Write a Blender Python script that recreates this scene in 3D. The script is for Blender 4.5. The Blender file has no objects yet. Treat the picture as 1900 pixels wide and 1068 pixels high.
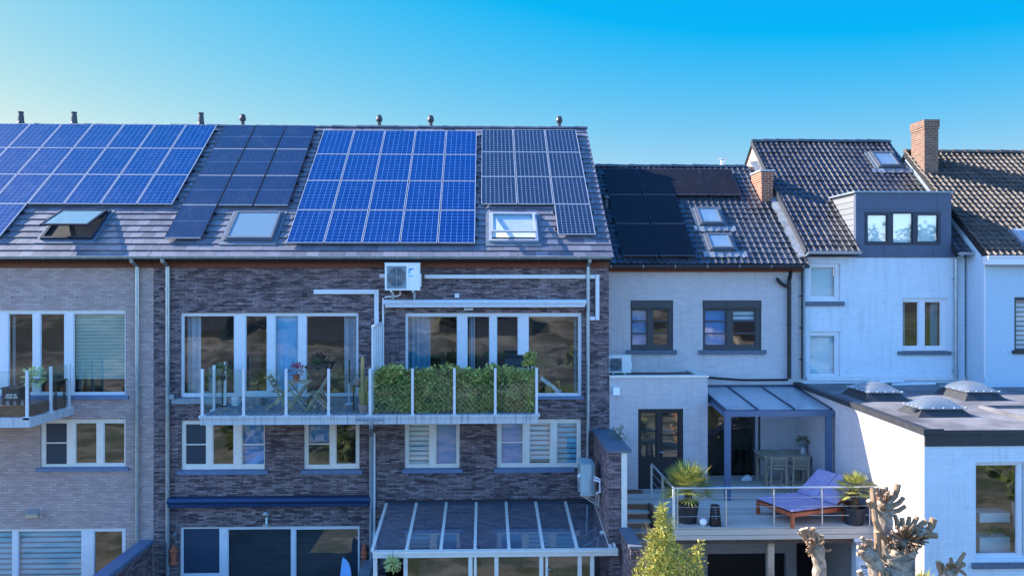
import bpy, math, random
from mathutils import Vector, Matrix, Quaternion
random.seed(7)
R = math.radians
C = bpy.context.scene.collection
scene = bpy.context.scene

# ------------------------------------------------------------------ camera model (source pixels of a 1900 x 1068 photograph)
F, CX, HOR, H = 1600.0, 950.0, 519.0, 8.8
YAW = R(1.8)
def ray(px, py):
    u = (px - CX) / F; v = (HOR - py) / F
    return Vector((math.sin(YAW) + u*math.cos(YAW), math.cos(YAW) - u*math.sin(YAW), v))
def at(px, py, Y):
    d = ray(px, py); t = Y / d.y
    return Vector((d.x*t, Y, H + d.z*t))
def atz(px, py, z):
    d = ray(px, py); t = (z - H) / d.z
    return Vector((d.x*t, d.y*t, z))
def xz(px0, py0, px1, py1, Y):          # pixel rectangle -> x0, z0, x1, z1 (z0 < z1) on the plane Y
    pm = (px0 + px1) / 2
    return at(px0, py0, Y).x, at(pm, py1, Y).z, at(px1, py1, Y).x, at(pm, py0, Y).z
YF, YB, Y3, Y4, Y5 = 22.8, 20.8, 24.3, 24.3, 23.4

# ------------------------------------------------------------------ mesh builder
class MB:
    def __init__(s): s.v = []; s.f = []; s.m = []; s.sm = []; s.uv = []
    def face(s, pts, mi=0, uv=None, smooth=False):
        b = len(s.v); s.v += [tuple(p) for p in pts]
        s.f.append(tuple(range(b, b+len(pts)))); s.m.append(mi); s.uv.append(uv); s.sm.append(smooth)
    def box(s, x0, y0, z0, x1, y1, z1, mi=0):
        x0, x1 = min(x0,x1), max(x0,x1); y0, y1 = min(y0,y1), max(y0,y1); z0, z1 = min(z0,z1), max(z0,z1)
        p = [(x0,y0,z0),(x1,y0,z0),(x1,y1,z0),(x0,y1,z0),(x0,y0,z1),(x1,y0,z1),(x1,y1,z1),(x0,y1,z1)]
        for q in ((0,3,2,1),(4,5,6,7),(0,1,5,4),(1,2,6,5),(2,3,7,6),(3,0,4,7)): s.face([p[i] for i in q], mi)
    def hexa(s, p, mi=0):                # 8 points: bottom 0-3, top 4-7
        for q in ((0,3,2,1),(4,5,6,7),(0,1,5,4),(1,2,6,5),(2,3,7,6),(3,0,4,7)): s.face([p[i] for i in q], mi)
    def bar(s, a, b, w, h, up=(0,0,1), mi=0):   # rectangular bar from a to b
        a = Vector(a); b = Vector(b); d = (b-a).normalized(); up = Vector(up)
        if abs(d.dot(up)) > .97: up = Vector((0,1,0))
        x = d.cross(up).normalized()*(w/2); y = x.cross(d).normalized()*(h/2)
        p = [a-x-y, a+x-y, b+x-y, b-x-y, a-x+y, a+x+y, b+x+y, b-x+y]
        s.hexa(p, mi)
    def tube(s, pts, r, n=8, mi=0, cap=True, smooth=True, capmi=None):
        pts = [Vector(p) for p in pts]; rs = r if isinstance(r, (list,tuple)) else [r]*len(pts)
        rings = []; up = Vector((0.31,0.17,.93)); L = 0; ls = []
        for i, p in enumerate(pts):
            d = (pts[min(i+1,len(pts)-1)] - pts[max(i-1,0)])
            d = d.normalized() if d.length > 1e-9 else Vector((0,0,1))
            x = d.cross(up)
            if x.length < .05: x = d.cross(Vector((1,0,0)))
            x.normalize(); y = x.cross(d)
            if i: L += (p-pts[i-1]).length
            ls.append(L)
            rings.append([p + (x*math.cos(2*math.pi*k/n) + y*math.sin(2*math.pi*k/n))*rs[i] for k in range(n)])
        for i in range(len(rings)-1):
            for k in range(n):
                k2 = (k+1) % n; c = 2*math.pi*rs[i]/n
                s.face([rings[i][k], rings[i+1][k], rings[i+1][k2], rings[i][k2]], mi,
                       [(k*c,ls[i]),(k*c,ls[i+1]),((k+1)*c,ls[i+1]),((k+1)*c,ls[i])], smooth)
        if cap:
            cm = mi if capmi is None else capmi
            s.face(rings[0], cm); s.face(rings[-1][::-1], cm)
    def lathe(s, c, prof, n=16, mi=0, smooth=True, ax=None):   # prof: (r, z)
        c = Vector(c)
        def P(r, z, k):
            a = 2*math.pi*k/n; q = Vector((r*math.cos(a), r*math.sin(a), z))
            return c + (ax @ q if ax else q)
        for i in range(len(prof)-1):
            (r0,z0),(r1,z1) = prof[i], prof[i+1]
            for k in range(n):
                q = []
                if r0 > 1e-5: q += [P(r0,z0,k), P(r0,z0,k+1)]
                else: q += [P(0,z0,0)]
                if r1 > 1e-5: q += [P(r1,z1,k+1), P(r1,z1,k)]
                else: q += [P(0,z1,0)]
                s.face(q, mi, None, smooth)
    def prism(s, prof, x0, x1, mi=0, smooth=False):  # prof: list of (y, z), extruded along x
        n = len(prof)
        for i in range(n):
            a, b = prof[i], prof[(i+1)%n]
            s.face([(x0,)+a, (x0,)+b, (x1,)+b, (x1,)+a], mi, None, smooth)
        s.face([(x0,)+p for p in prof][::-1], mi); s.face([(x1,)+p for p in prof], mi)
    def leaf(s, p, d, nrm, L, w, mi=0):
        p = Vector(p); d = Vector(d).normalized(); x = d.cross(Vector(nrm))
        if x.length < 1e-3: x = d.cross(Vector((1,0,.3)))
        x = x.normalized()*w/2
        s.face([p, p+d*L*.45+x, p+d*L, p+d*L*.45-x], mi)
    def build(s, name, mats, parent=None, weld=False):
        me = bpy.data.meshes.new(name)
        me.from_pydata(s.v, [], s.f)
        uvl = me.uv_layers.new(name='UVMap')
        flat = []
        for poly, u in zip(me.polygons, s.uv):
            if u is None:
                n = poly.normal; ax, ay, az = abs(n.x), abs(n.y), abs(n.z)
                for vi in poly.vertices:
                    x, y, z = s.v[vi]
                    flat += (x, z) if ay >= ax and ay >= az else ((y, z) if ax >= az else (x, y))
            else:
                for q in u: flat += q
        uvl.data.foreach_set('uv', flat)
        if not isinstance(mats, (list,tuple)): mats = [mats]
        for m in mats: me.materials.append(m)
        me.polygons.foreach_set('material_index', s.m); me.polygons.foreach_set('use_smooth', s.sm)
        if weld:
            import bmesh
            bm = bmesh.new(); bm.from_mesh(me); bmesh.ops.remove_doubles(bm, verts=bm.verts, dist=1e-5); bm.to_mesh(me); bm.free()
        me.update()
        o = bpy.data.objects.new(name, me); C.objects.link(o)
        if parent: o.parent = parent; o.matrix_parent_inverse = parent.matrix_basis.inverted()
        return o

def tag(o, label=None, cat=None, group=None, kind=None):
    if label: o['label'] = label
    if cat: o['category'] = cat
    if group: o['group'] = group
    if kind: o['kind'] = kind
    return o
def thing(name, label, cat, loc=(0,0,0), rotz=0, group=None):
    o = bpy.data.objects.new(name, None); o.empty_display_size = .2; C.objects.link(o)
    o.location = loc; o.rotation_euler = (0,0,rotz)
    o.matrix_basis = Matrix.Translation(Vector(loc)) @ Matrix.Rotation(rotz,4,'Z')
    return tag(o, label, cat, group)
def local(o, parent):                    # part built in the thing's own space
    o.parent = parent; o.matrix_parent_inverse = Matrix.Identity(4); return o
def copy_tree(o, parent=None):
    c = o.copy(); C.objects.link(c)
    if parent: c.parent = parent
    for ch in list(o.children): copy_tree(ch, c)
    return c

# ------------------------------------------------------------------ materials
def lin(h):
    h = h.lstrip('#'); o = []
    for i in (0,2,4):
        v = int(h[i:i+2],16)/255; o.append(v/12.92 if v <= .04045 else ((v+.055)/1.055)**2.4)
    return (*o, 1)
class NT:
    def __init__(s, name):
        s.mat = bpy.data.materials.new(name); s.mat.use_nodes = True; s.t = s.mat.node_tree
        s.b = s.t.nodes['Principled BSDF']; s.out = s.t.nodes['Material Output']
    def n(s, typ, ins=None, **kw):
        nd = s.t.nodes.new('ShaderNode'+typ)
        for k, v in kw.items(): setattr(nd, k, v)
        for k, v in (ins or {}).items():
            if isinstance(v, bpy.types.NodeSocket): s.t.links.new(v, nd.inputs[k])
            else: nd.inputs[k].default_value = v
        return nd
    def link(s, a, b): s.t.links.new(a, b)
    def math(s, op, a, b=None, c=None):
        nd = s.t.nodes.new('ShaderNodeMath'); nd.operation = op
        for i, v in enumerate((a,b,c)):
            if v is None: continue
            if isinstance(v, bpy.types.NodeSocket): s.t.links.new(v, nd.inputs[i])
            else: nd.inputs[i].default_value = v
        return nd.outputs[0]
    def mix(s, fac, a, b, blend='MIX'):
        nd = s.t.nodes.new('ShaderNodeMix'); nd.data_type = 'RGBA'; nd.blend_type = blend
        for idx, v in ((0,fac),(6,a),(7,b)):
            if isinstance(v, bpy.types.NodeSocket): s.t.links.new(v, nd.inputs[idx])
            else: nd.inputs[idx].default_value = v
        return nd.outputs[2]
    def uv(s, sc=(1,1,1)):
        tc = s.n('TexCoord'); mp = s.n('Mapping', {'Vector': tc.outputs['UV'], 'Scale': sc}); return mp.outputs[0]
    def noise(s, vec, scale, detail=4, rough=.6):
        return s.n('TexNoise', {'Vector': vec, 'Scale': scale, 'Detail': detail, 'Roughness': rough}).outputs['Fac']
    def ramp(s, fac, a, b):
        return s.n('MapRange', {'Value': fac, 'From Min': a, 'From Max': b}).outputs[0]
    def bump(s, hgt, strength=.5, dist=.01):
        nd = s.n('Bump', {'Height': hgt, 'Strength': strength, 'Distance': dist}); s.link(nd.outputs[0], s.b.inputs['Normal'])
    def set(s, **kw):
        for k, v in kw.items():
            k = k.replace('_',' ')
            if isinstance(v, bpy.types.NodeSocket): s.link(v, s.b.inputs[k])
            else: s.b.inputs[k].default_value = v
        return s.mat

def plain(name, col, rough=.5, metal=0, var=.18, scale=6, bump=0, spec=.5, coat=0, stretch=(1,1,1)):
    m = NT(name); c = lin(col) if isinstance(col, str) else (*col,1)
    uv = m.uv(stretch); nz = m.noise(uv, scale, 5)
    dark = tuple(x*(1-var*1.6) for x in c[:3])+(1,); light = tuple(min(1,x*(1+var)) for x in c[:3])+(1,)
    m.set(Base_Color=m.mix(m.ramp(nz,.3,.7), dark, light), Roughness=m.math('MULTIPLY_ADD', nz, .25, rough-.12), Metallic=metal, Specular_IOR_Level=spec, Coat_Weight=coat)
    if bump: m.bump(m.noise(uv, scale*8, 3), bump, .004)
    return m.mat
def brick(name, c1, c2, mortar, bw, bh, ms=.006, offset=.5, bump=.6, streak=None, dirt=.25, rough=.85, bias=0, run=0):
    m = NT(name); uv = m.uv()
    wob = m.n('VectorMath', {0: m.n('TexNoise', {'Vector': uv, 'Scale': 9.0}).outputs['Color'], 1: (.012,.006,0)}, operation='MULTIPLY').outputs[0]
    uvw = m.n('VectorMath', {0: uv, 1: wob}, operation='ADD').outputs[0]
    br = m.n('TexBrick', {'Vector': uvw, 'Color1': lin(c1), 'Color2': lin(c2), 'Mortar': lin(mortar), 'Scale': 1.0, 'Mortar Size': ms,
                          'Mortar Smooth': .4, 'Bias': bias, 'Brick Width': bw, 'Row Height': bh}, offset=offset)
    col = br.outputs['Color']
    if streak:
        sv = m.uv((2.2/bw*.5, 1/bh*.6, 1)); nz = m.noise(sv, 1.0, 4, .7)
        col = m.mix(m.math('MULTIPLY', m.ramp(nz,.52,.74), .65), col, lin(streak))
    big = m.noise(uv, .9, 6, .65)
    col = m.mix(m.math('MULTIPLY', m.ramp(big,.35,.75), dirt), col, tuple(x*.45 for x in lin(mortar)[:3])+(1,))
    if run:
        rn = m.noise(m.uv((4.5,.3,1)), 1.6, 5, .65); pt = m.noise(uv, 2.4, 5, .7)
        col = m.mix(m.math('MULTIPLY', m.math('ADD', m.ramp(rn,.52,.78), m.ramp(pt,.6,.75)), run), col, lin('#77756f'))
    fine = m.noise(uv, 60, 3)
    col = m.mix(.35, col, m.mix(fine, (.55,.55,.55,1), (1.2,1.2,1.2,1)), 'MULTIPLY')
    m.bump(m.math('ADD', m.math('SUBTRACT', 1.0, br.outputs['Fac']), m.math('MULTIPLY', fine, .35)), bump, .008)
    return m.set(Base_Color=col, Roughness=rough, Specular_IOR_Level=.3)
def stripes(name, ca, cb, period, duty=.5, rough=.6, horiz=True, trans=0):
    m = NT(name); tc = m.n('TexCoord'); sx = m.n('SeparateXYZ', {0: tc.outputs['UV']})
    v = sx.outputs[1] if horiz else sx.outputs[0]
    f = m.math('FRACT', m.math('DIVIDE', v, period))
    k = m.math('LESS_THAN', f, duty)
    return m.set(Base_Color=m.mix(k, lin(cb), lin(ca)), Roughness=rough)
def glass(name, tint=(1,1,1), base=.1, blend=.5, rough=.02, opaque=None, wob=.0):
    m = NT(name); t = m.t
    ge = m.n('NewGeometry'); dt = m.n('VectorMath', {0: ge.outputs['Normal'], 1: ge.outputs['Incoming']}, operation='DOT_PRODUCT').outputs['Value']
    fr = m.math('POWER', m.math('SUBTRACT', 1.0, m.math('MINIMUM', m.math('ABSOLUTE', dt), 1.0)), 5.0)
    fac = m.math('MULTIPLY_ADD', fr, .9, base)
    fac = m.math('MINIMUM', fac, 1.0)
    gl = m.n('BsdfGlossy', {'Color': (*[.95*x for x in (1,1,1)],1), 'Roughness': rough})
    if wob:
        tc = m.n('TexCoord'); nz = m.n('TexNoise', {'Vector': tc.outputs['UV'], 'Scale': 1.3, 'Detail': 2.0})
        bp = m.n('Bump', {'Height': nz.outputs['Fac'], 'Strength': wob, 'Distance': .02}); m.link(bp.outputs[0], gl.inputs['Normal'])
    under = m.n('BsdfTransparent', {'Color': (*tint,1)})
    sh = m.n('MixShader', {0: fac, 1: under.outputs[0], 2: gl.outputs[0]})
    if opaque:
        df = m.n('BsdfDiffuse', {'Color': lin(opaque[0])})
        mx = m.n('MixShader', {0: opaque[1], 1: under.outputs[0], 2: df.outputs[0]}); m.link(mx.outputs[0], sh.inputs[1])
    m.link(sh.outputs[0], m.out.inputs['Surface']); return m.mat

def leafmat(name, ca, cb, rough=.5, trans=.25):
    m = NT(name); g = m.n('NewGeometry')
    col = m.mix(g.outputs['Random Per Island'], lin(ca), lin(cb))
    m.set(Base_Color=col, Roughness=rough, Specular_IOR_Level=.3)
    tr = m.n('BsdfTranslucent', {'Color': col}); mx = m.n('MixShader', {0: trans, 1: m.b.outputs[0], 2: tr.outputs[0]})
    m.link(mx.outputs[0], m.out.inputs['Surface']); return m.mat

def tilemat(name, ca, cb, rough, uvcell=None, moss=None, spec=.5):
    m = NT(name)
    if uvcell:
        tc = m.n('TexCoord'); fl = m.n('VectorMath', {0: tc.outputs['UV']}, operation='FLOOR')
        rnd = m.n('TexWhiteNoise', {'Vector': fl.outputs[0]}, noise_dimensions='2D').outputs['Value']; uv = tc.outputs['UV']; sc = .25
    else:
        g = m.n('NewGeometry'); rnd = g.outputs['Random Per Island']; uv = m.uv(); sc = 1.0
    col = m.mix(rnd, lin(ca), lin(cb))
    nz = m.noise(uv, 2*sc, 6, .7)
    if moss: col = m.mix(m.math('MULTIPLY', m.ramp(nz,.55,.75), .7), col, lin(moss))
    f = m.noise(uv, 40*sc, 3)
    col = m.mix(.4, col, m.mix(f, (.6,.6,.6,1), (1.2,1.2,1.2,1)), 'MULTIPLY')
    m.bump(f, .25, .004)
    return m.set(Base_Color=col, Roughness=m.math('MULTIPLY_ADD', nz, .3, rough-.15), Specular_IOR_Level=spec)

def pvmat(name, ca, cb, line, nx, ny, lw, diamond=0, rough=.12, mid=None, busbar=0, coat=.5, spec=.5):
    m = NT(name); tc = m.n('TexCoord'); s = m.n('SeparateXYZ', {0: tc.outputs['UV']})
    def cell(v, n): return m.math('ABSOLUTE', m.math('SUBTRACT', m.math('FRACT', m.math('MULTIPLY', v, n)), .5))
    ax, ay = cell(s.outputs[0], nx), cell(s.outputs[1], ny)
    k = m.math('MAXIMUM', m.math('GREATER_THAN', ax, .5-lw), m.math('GREATER_THAN', ay, .5-lw*nx and .5-lw*.8))
    if diamond: k = m.math('MAXIMUM', k, m.math('GREATER_THAN', m.math('ADD', ax, ay), 1-diamond))
    oi = m.n('ObjectInfo')
    fl = m.n('CombineXYZ', {0: m.math('FLOOR', m.math('MULTIPLY', s.outputs[0], nx)), 1: m.math('FLOOR', m.math('MULTIPLY', s.outputs[1], ny)), 2: m.math('MULTIPLY', oi.outputs['Random'], 37.0)})
    wn = m.n('TexWhiteNoise', {'Vector': fl.outputs[0]})
    mixf = m.math('ADD', m.math('MULTIPLY', wn.outputs['Value'], .45), m.math('MULTIPLY', oi.outputs['Random'], .55))
    col = m.mix(mixf, lin(ca), lin(cb))
    nz = m.noise(m.n('VectorMath', {0: tc.outputs['UV'], 1: oi.outputs['Location']}, operation='ADD').outputs[0], 3.0, 5, .7)
    col = m.mix(m.math('MULTIPLY', m.ramp(nz,.55,.9), .08), col, lin('#7c8296'))      # dust
    if busbar:
        b = m.math('GREATER_THAN', cell(s.outputs[0], nx*3), .44); col = m.mix(m.math('MULTIPLY', b, busbar), col, lin(line))
    if mid:
        kk = m.math('LESS_THAN', m.math('ABSOLUTE', m.math('SUBTRACT', s.outputs[1], .5)), .006); k = m.math('MAXIMUM', m.math('MULTIPLY', k, mid), kk)
    col = m.mix(k, col, lin(line))
    return m.set(Base_Color=col, Roughness=m.math('MULTIPLY_ADD', nz, .25, rough), Specular_IOR_Level=spec, Coat_Weight=coat, Coat_Roughness=.06)

M = {}
M['beige_brick'] = brick('beige_brick', '#b9a3a0', '#a08c8a', '#8f8280', .21, .065, .007, dirt=.12, bump=.8)
M['dark_brick'] = brick('dark_brick', '#483c42', '#957f80', '#353137', .25, .05, .006, offset=.37, streak='#b9aeb2', dirt=.3, bump=.9)
M['grey_paint'] = brick('grey_paint', '#c3bcbd', '#b9b2b4', '#b3acb0', .21, .065, .006, dirt=.1, bump=.5, run=.3)
M['white_paint'] = brick('white_paint', '#d0d8e0', '#c8d1db', '#c2ccd7', .21, .065, .006, dirt=.08, bump=.42, run=.26)
M['render_blue'] = plain('render_blue', '#a9bccb', .9, var=.1, scale=18, bump=.8)
M['render_beige'] = plain('render_beige', '#b09a90', .9, var=.12, scale=5, bump=.5)
M['red_brick'] = brick('red_brick', '#98492f', '#74392a', '#b9a58f', .2, .07, .01, dirt=.25)
M['old_brick'] = brick('old_brick', '#7c5242', '#52392f', '#8d8072', .2, .07, .012, dirt=.45, streak='#8a6a58')
M['slate'] = tilemat('slate', '#55555f', '#74727c', .45, spec=.5, moss='#5f5e66')
M['ridge_tile'] = tilemat('ridge_tile', '#4a4c58', '#5d5f6a', .5)
M['pantile_grey'] = tilemat('pantile_grey', '#2f3138', '#41434c', .32, spec=.9, uvcell=1, moss='#36373c')
M['pantile_glazed'] = tilemat('pantile_glazed', '#2d292d', '#403a3e', .3, uvcell=1, moss='#2a2927', spec=1.0)
M['pantile_brown'] = tilemat('pantile_brown', '#3f3731', '#5a4e45', .6, uvcell=1, moss='#38352f')
M['under'] = plain('underlay', '#17181c', .9)
M['zinc'] = plain('zinc', '#9aa6ad', .38, .75, var=.15, scale=4)
M['velux_grey'] = plain('rooflight_frame_grey', '#565d68', .5, .2, var=.1)
M['zinc_dull'] = plain('zinc_dull', '#7f8d99', .5, .3, var=.2, scale=3)
M['fascia_brown'] = plain('fascia_brown', '#6b3a28', .7, var=.2, stretch=(1,8,1))
M['pvc'] = plain('white_pvc', '#ccced4', .35, var=.04)
M['cream_pvc'] = plain('cream_pvc', '#d9d2ca', .4, var=.05)
M['white_metal'] = plain('white_metal', '#c9ccd2', .35, .1, var=.05)
M['anthracite'] = plain('anthracite', '#33363d', .45, .1, var=.1)
M['black'] = plain('black_plastic', '#141519', .5, var=.15)
M['bluestone'] = plain('bluestone', '#55606e', .7, var=.2, scale=8, bump=.3)
M['sill_blue'] = plain('blue_glazed_sill', '#5d7394', .4, .2, var=.1)
M['concrete'] = None
M['room'] = plain('room_plaster', '#8f8a84', .9, var=.1)
M['room_floor'] = plain('room_floor', '#4b3c30', .6, var=.2)
M['glass'] = glass('window_glass', (.8,.84,.86), .17, wob=.09)
M['clear'] = glass('clear_glass', (.88,.94,.93), .05)
M['roofglass'] = glass('conservatory_glass', (.66,.7,.76), .2, opaque=('#8794a8', .3))
M['opal'] = glass('canopy_sheet', (.85,.9,.95), .05, rough=.25, opaque=('#c2ced8', .5))
M['frost'] = glass('frosted_sheet', (.75,.85,.88), .06, rough=.35, opaque=('#dde6ea', .75))
M['skyglass'] = glass('skylight_glass', (.5,.58,.62), .2, opaque=('#8fa6b4', .55))
M['screen'] = glass('insect_screen', (.33,.36,.4), .03, rough=.4, opaque=('#3c4a5c', .55))
M['acrylic'] = glass('acrylic_dome', (.72,.78,.82), .1, rough=.08, opaque=('#9aa3ac', .3))
M['curtain_blue'] = plain('curtain_teal', '#5c9fb8', .8, var=.1)
M['curtain_sheer'] = plain('curtain_sheer', '#b4bdc6', .8, var=.1)
M['curtain_white'] = plain('curtain_white', '#d5d5d2', .8, var=.06)
M['blind_green'] = stripes('blind_green', '#a9bfb2', '#8ba398', .09, .5)
M['blind_teal'] = stripes('blind_teal', '#7cc3d8', '#2d6480', .14, .68)
M['blind_white'] = stripes('blind_white', '#d2e2e6', '#5f7684', .13, .66)
M['blind_dark'] = stripes('blind_dark', '#33394a', '#12141c', .055, .55)
M['roller_blue'] = plain('roller_blind_blue', '#7fc4e6', .7, var=.05)
M['roller_reflect_pale'] = plain('roller_blind_reflection_pale', '#d2eef2', .7, var=.04)  # blind fabric; also paints a pale reflection into a pane
M['roller_reflect_blue'] = plain('roller_blind_reflection_blue', '#5a98d0', .7, var=.08)  # blind fabric; also paints blue sky reflection into some panes
M['pv_poly'] = pvmat('pv_poly_blue', '#00205a', '#07265f', '#5c88cc', 6, 10, .022, busbar=.05)
M['pv_dark'] = pvmat('pv_all_dark', '#1c2644', '#212a48', '#4f5d82', 6, 20, .02, mid=.25, coat=.2)
M['pv_mono'] = pvmat('pv_mono_white_grid', '#151c2e', '#1b2334', '#7d8798', 8, 12, .02, diamond=.2)
M['pv_black'] = pvmat('pv_black', '#100e14', '#141118', '#1a181f', 6, 10, .012, coat=.0, rough=.45, spec=.25)
M['alu'] = plain('aluminium', '#c2c5ca', .35, .8, var=.06)
M['alu_frame'] = plain('aluminium_frame', '#a6abb6', .4, .3, var=.06)
M['dark_alu'] = plain('dark_aluminium', '#2c3140', .4, .5, var=.1)
M['steel'] = plain('stainless', '#c8ccd0', .38, .85, var=.06)
M['awning_blue'] = plain('awning_blue', '#23385a', .4, .2, var=.06)
M['lead'] = plain('lead_flashing', '#777d86', .6, .2, var=.25, scale=5, bump=.5)
M['felt'] = plain('roofing_felt', '#69686d', .8, var=.42, scale=.9, bump=.6)
M['felt_dark'] = plain('felt_edge_dark', '#2a2b30', .6, var=.2)
M['grey_cladding'] = brick('grey_cladding', '#74767a', '#808288', '#4b4a4e', 9.0, .17, .012, dirt=.1, bump=.8)
M['slate_panel'] = plain('dormer_panel', '#454f66', .55, var=.12, scale=3)
M['teak_old'] = plain('weathered_teak', '#a39380', .75, var=.3, scale=3, stretch=(1,1,9))
M['timber_dark'] = plain('timber_dark', '#4a3a30', .75, var=.3)
M['board_brown'] = plain('border_board_brown', '#7a4f38', .75, var=.35, scale=4, stretch=(1,5,1), bump=.3)
M['eucalyptus'] = plain('oiled_hardwood', '#9c4f30', .5, var=.2, stretch=(6,1,1))
M['lavender'] = plain('lavender_fabric', '#8a84a6', .9, var=.1, scale=9, bump=.4)
M['terracotta'] = plain('terracotta', '#a4573c', .8, var=.2)
M['pink_pot'] = plain('pink_pot', '#b08f8c', .7, var=.15)
M['pot_dark'] = plain('pot_dark', '#23262e', .6, var=.2)
M['soil'] = plain('soil', '#33271e', .95, var=.3, scale=20)
M['ac_white'] = plain('ac_casing', '#dcdfe0', .4, var=.04)
M['ac_grey'] = plain('ac_casing_grey', '#a9b9bd', .45, var=.05)
M['grille'] = plain('fan_grille', '#3b5566', .5, .2, var=.1)
M['logo_blue'] = plain('logo_blue', '#2a7fc0', .5, var=.02)
M['logo_cyan'] = plain('logo_cyan', '#58c1e2', .5, var=.02)
M['letter_white'] = plain('letter_white', '#e6e6e6', .5, var=.02)
M['bark'] = plain('pollard_bark', '#9a8b7b', .95, var=.45, scale=7, bump=.45)
M['cut_wood'] = plain('cut_wood', '#bfa682', .8, var=.12, scale=20)
M['shoot'] = plain('shoot_bark', '#927459', .8, var=.25, scale=12, bump=.4)
M['bamboo'] = leafmat('bamboo_leaf', '#5f6a22', '#dccb62')
M['bamboo_stem'] = plain('bamboo_stem', '#8b8040', .6)
M['ivy'] = leafmat('ivy_leaf', '#4f6630', '#a9a65c', trans=.3)
M['ivy_pale'] = leafmat('ivy_pale_leaf', '#a5b058', '#d0cf86', trans=.3)
M['ivy_dry'] = leafmat('ivy_dry_leaf', '#7a5236', '#96704a', trans=.1)
M['palm'] = leafmat('palm_leaf', '#5f6e34', '#b5ad5c', trans=.15)
M['palm_trunk'] = plain('palm_trunk', '#5a4634', .9, var=.3, scale=20, bump=.8)
M['pale_leaf'] = leafmat('pale_leaf', '#a9b86a', '#d5dba0')
M['dull_leaf'] = leafmat('dull_leaf', '#41502f', '#6f7a48')
M['red_leaf'] = leafmat('red_leaf', '#7c2b40', '#9a4050')
M['cactus'] = plain('cactus_stem', '#a38f5c', .8, var=.25, scale=15, stretch=(6,1,1))
M['paper'] = plain('paper_white', '#e6e8ec', .6, var=.02)
M['cardboard'] = plain('cardboard', '#c79a62', .8, var=.1)
M['surf'] = plain('board_pale_blue', '#7fb4e6', .35, var=.06)
M['cloth'] = plain('pale_cloth', '#d8e0e4', .9, var=.08)

# concrete with run-off stains
m = NT('stained_concrete'); uv = m.uv(); n1 = m.noise(m.uv((7,.35,1)), 2.2, 5, .7); n2 = m.noise(uv, 14, 4)
col = m.mix(m.math('MULTIPLY', m.ramp(n1,.5,.68), .75), lin('#b4b5b9'), lin('#5d6068')); col = m.mix(.25, col, m.mix(n2,(.5,.5,.5,1),(1.2,1.2,1.2,1)),'MULTIPLY')
m.bump(n2,.3,.004); M['concrete'] = m.set(Base_Color=col, Roughness=.8)
# weathered deck boards running along x
m = NT('deck_boards'); uv = m.uv(); s = m.n('SeparateXYZ',{0:uv}); row = m.math('FLOOR', m.math('DIVIDE', s.outputs[1], .14))
fr = m.math('FRACT', m.math('DIVIDE', s.outputs[1], .14)); gap = m.math('LESS_THAN', fr, .06)
wn = m.n('TexWhiteNoise', {'W': row}, noise_dimensions='1D'); gr = m.noise(m.uv((1.2,30,1)), 2.0, 5, .7)
col = m.mix(wn.outputs['Value'], lin('#b3a99e'), lin('#cbc4ba')); col = m.mix(m.math('MULTIPLY', m.ramp(gr,.4,.7), .5), col, lin('#8a7d72')); col = m.mix(gap, col, lin('#1c1a19'))
m.bump(m.math('SUBTRACT', m.math('MULTIPLY', gr, .3), gap), .6, .006); M['deck'] = m.set(Base_Color=col, Roughness=.75)
# balcony decking, boards running front to back
m = NT('balcony_boards'); uv = m.uv(); s = m.n('SeparateXYZ',{0:uv}); fr = m.math('FRACT', m.math('DIVIDE', s.outputs[0], .14)); gap = m.math('LESS_THAN', fr, .12)
col = m.mix(gap, lin('#707a86'), lin('#1b1d22')); M['balcony_deck'] = m.set(Base_Color=col, Roughness=.6)
# hillside and garden
m = NT('hillside_scrub'); tc = m.n('TexCoord'); pos = tc.outputs['Object']; n1 = m.noise(pos, .09, 8, .7); n2 = m.noise(pos, .6, 6, .7)
n3 = m.noise(pos, .035, 5, .6); col = m.mix(m.ramp(n1,.42,.58), lin('#2a2822'), lin('#77736a')); col = m.mix(m.ramp(n2,.45,.62), col, lin('#1b1e12')); col = m.mix(m.ramp(n3,.56,.6), col, lin('#42502a')); col = m.mix(m.ramp(n3,.36,.33), col, lin('#a3a3a3')); M['hill'] = m.set(Base_Color=col, Roughness=1.0)
m = NT('garden_ground'); tc = m.n('TexCoord'); pos = tc.outputs['Object']; n1 = m.noise(pos, .35, 8, .7); n2 = m.noise(pos, 6, 6, .7)
col = m.mix(m.ramp(n1,.45,.55), lin('#39442a'), lin('#757066')); col = m.mix(m.math('MULTIPLY', n2, .5), col, lin('#3a3a24')); M['garden'] = m.set(Base_Color=col, Roughness=1.0)
# ------------------------------------------------------------------ building helpers
def grid_wall(mb, x0, x1, z0, z1, Y, holes, depth=.14, mi=0):
    xs = sorted({x0, x1, *[min(max(h[i],x0),x1) for h in holes for i in (0,2)]})
    zs = sorted({z0, z1, *[min(max(h[i],z0),z1) for h in holes for i in (1,3)]})
    for a, b in zip(xs, xs[1:]):
        run = None
        for c, d in zip(zs, zs[1:]):
            mx, mz = (a+b)/2, (c+d)/2
            if any(h[0] < mx < h[2] and h[1] < mz < h[3] for h in holes): continue
            mb.face([(a,Y,c),(b,Y,c),(b,Y,d),(a,Y,d)], mi)
    for (a,c,b,d) in holes:
        Q = Y+depth
        a2, b2, c2, d2 = max(a,x0), min(b,x1), max(c,z0), min(d,z1)
        if a > x0: mb.face([(a,Y,c2),(a,Y,d2),(a,Q,d2),(a,Q,c2)], mi)
        if b < x1: mb.face([(b,Y,c2),(b,Q,c2),(b,Q,d2),(b,Y,d2)], mi)
        if d < z1: mb.face([(a2,Y,d),(b2,Y,d),(b2,Q,d),(a2,Q,d)], mi)
        if c > z0: mb.face([(a2,Y,c),(a2,Q,c),(b2,Q,c),(b2,Y,c)], mi)

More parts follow.
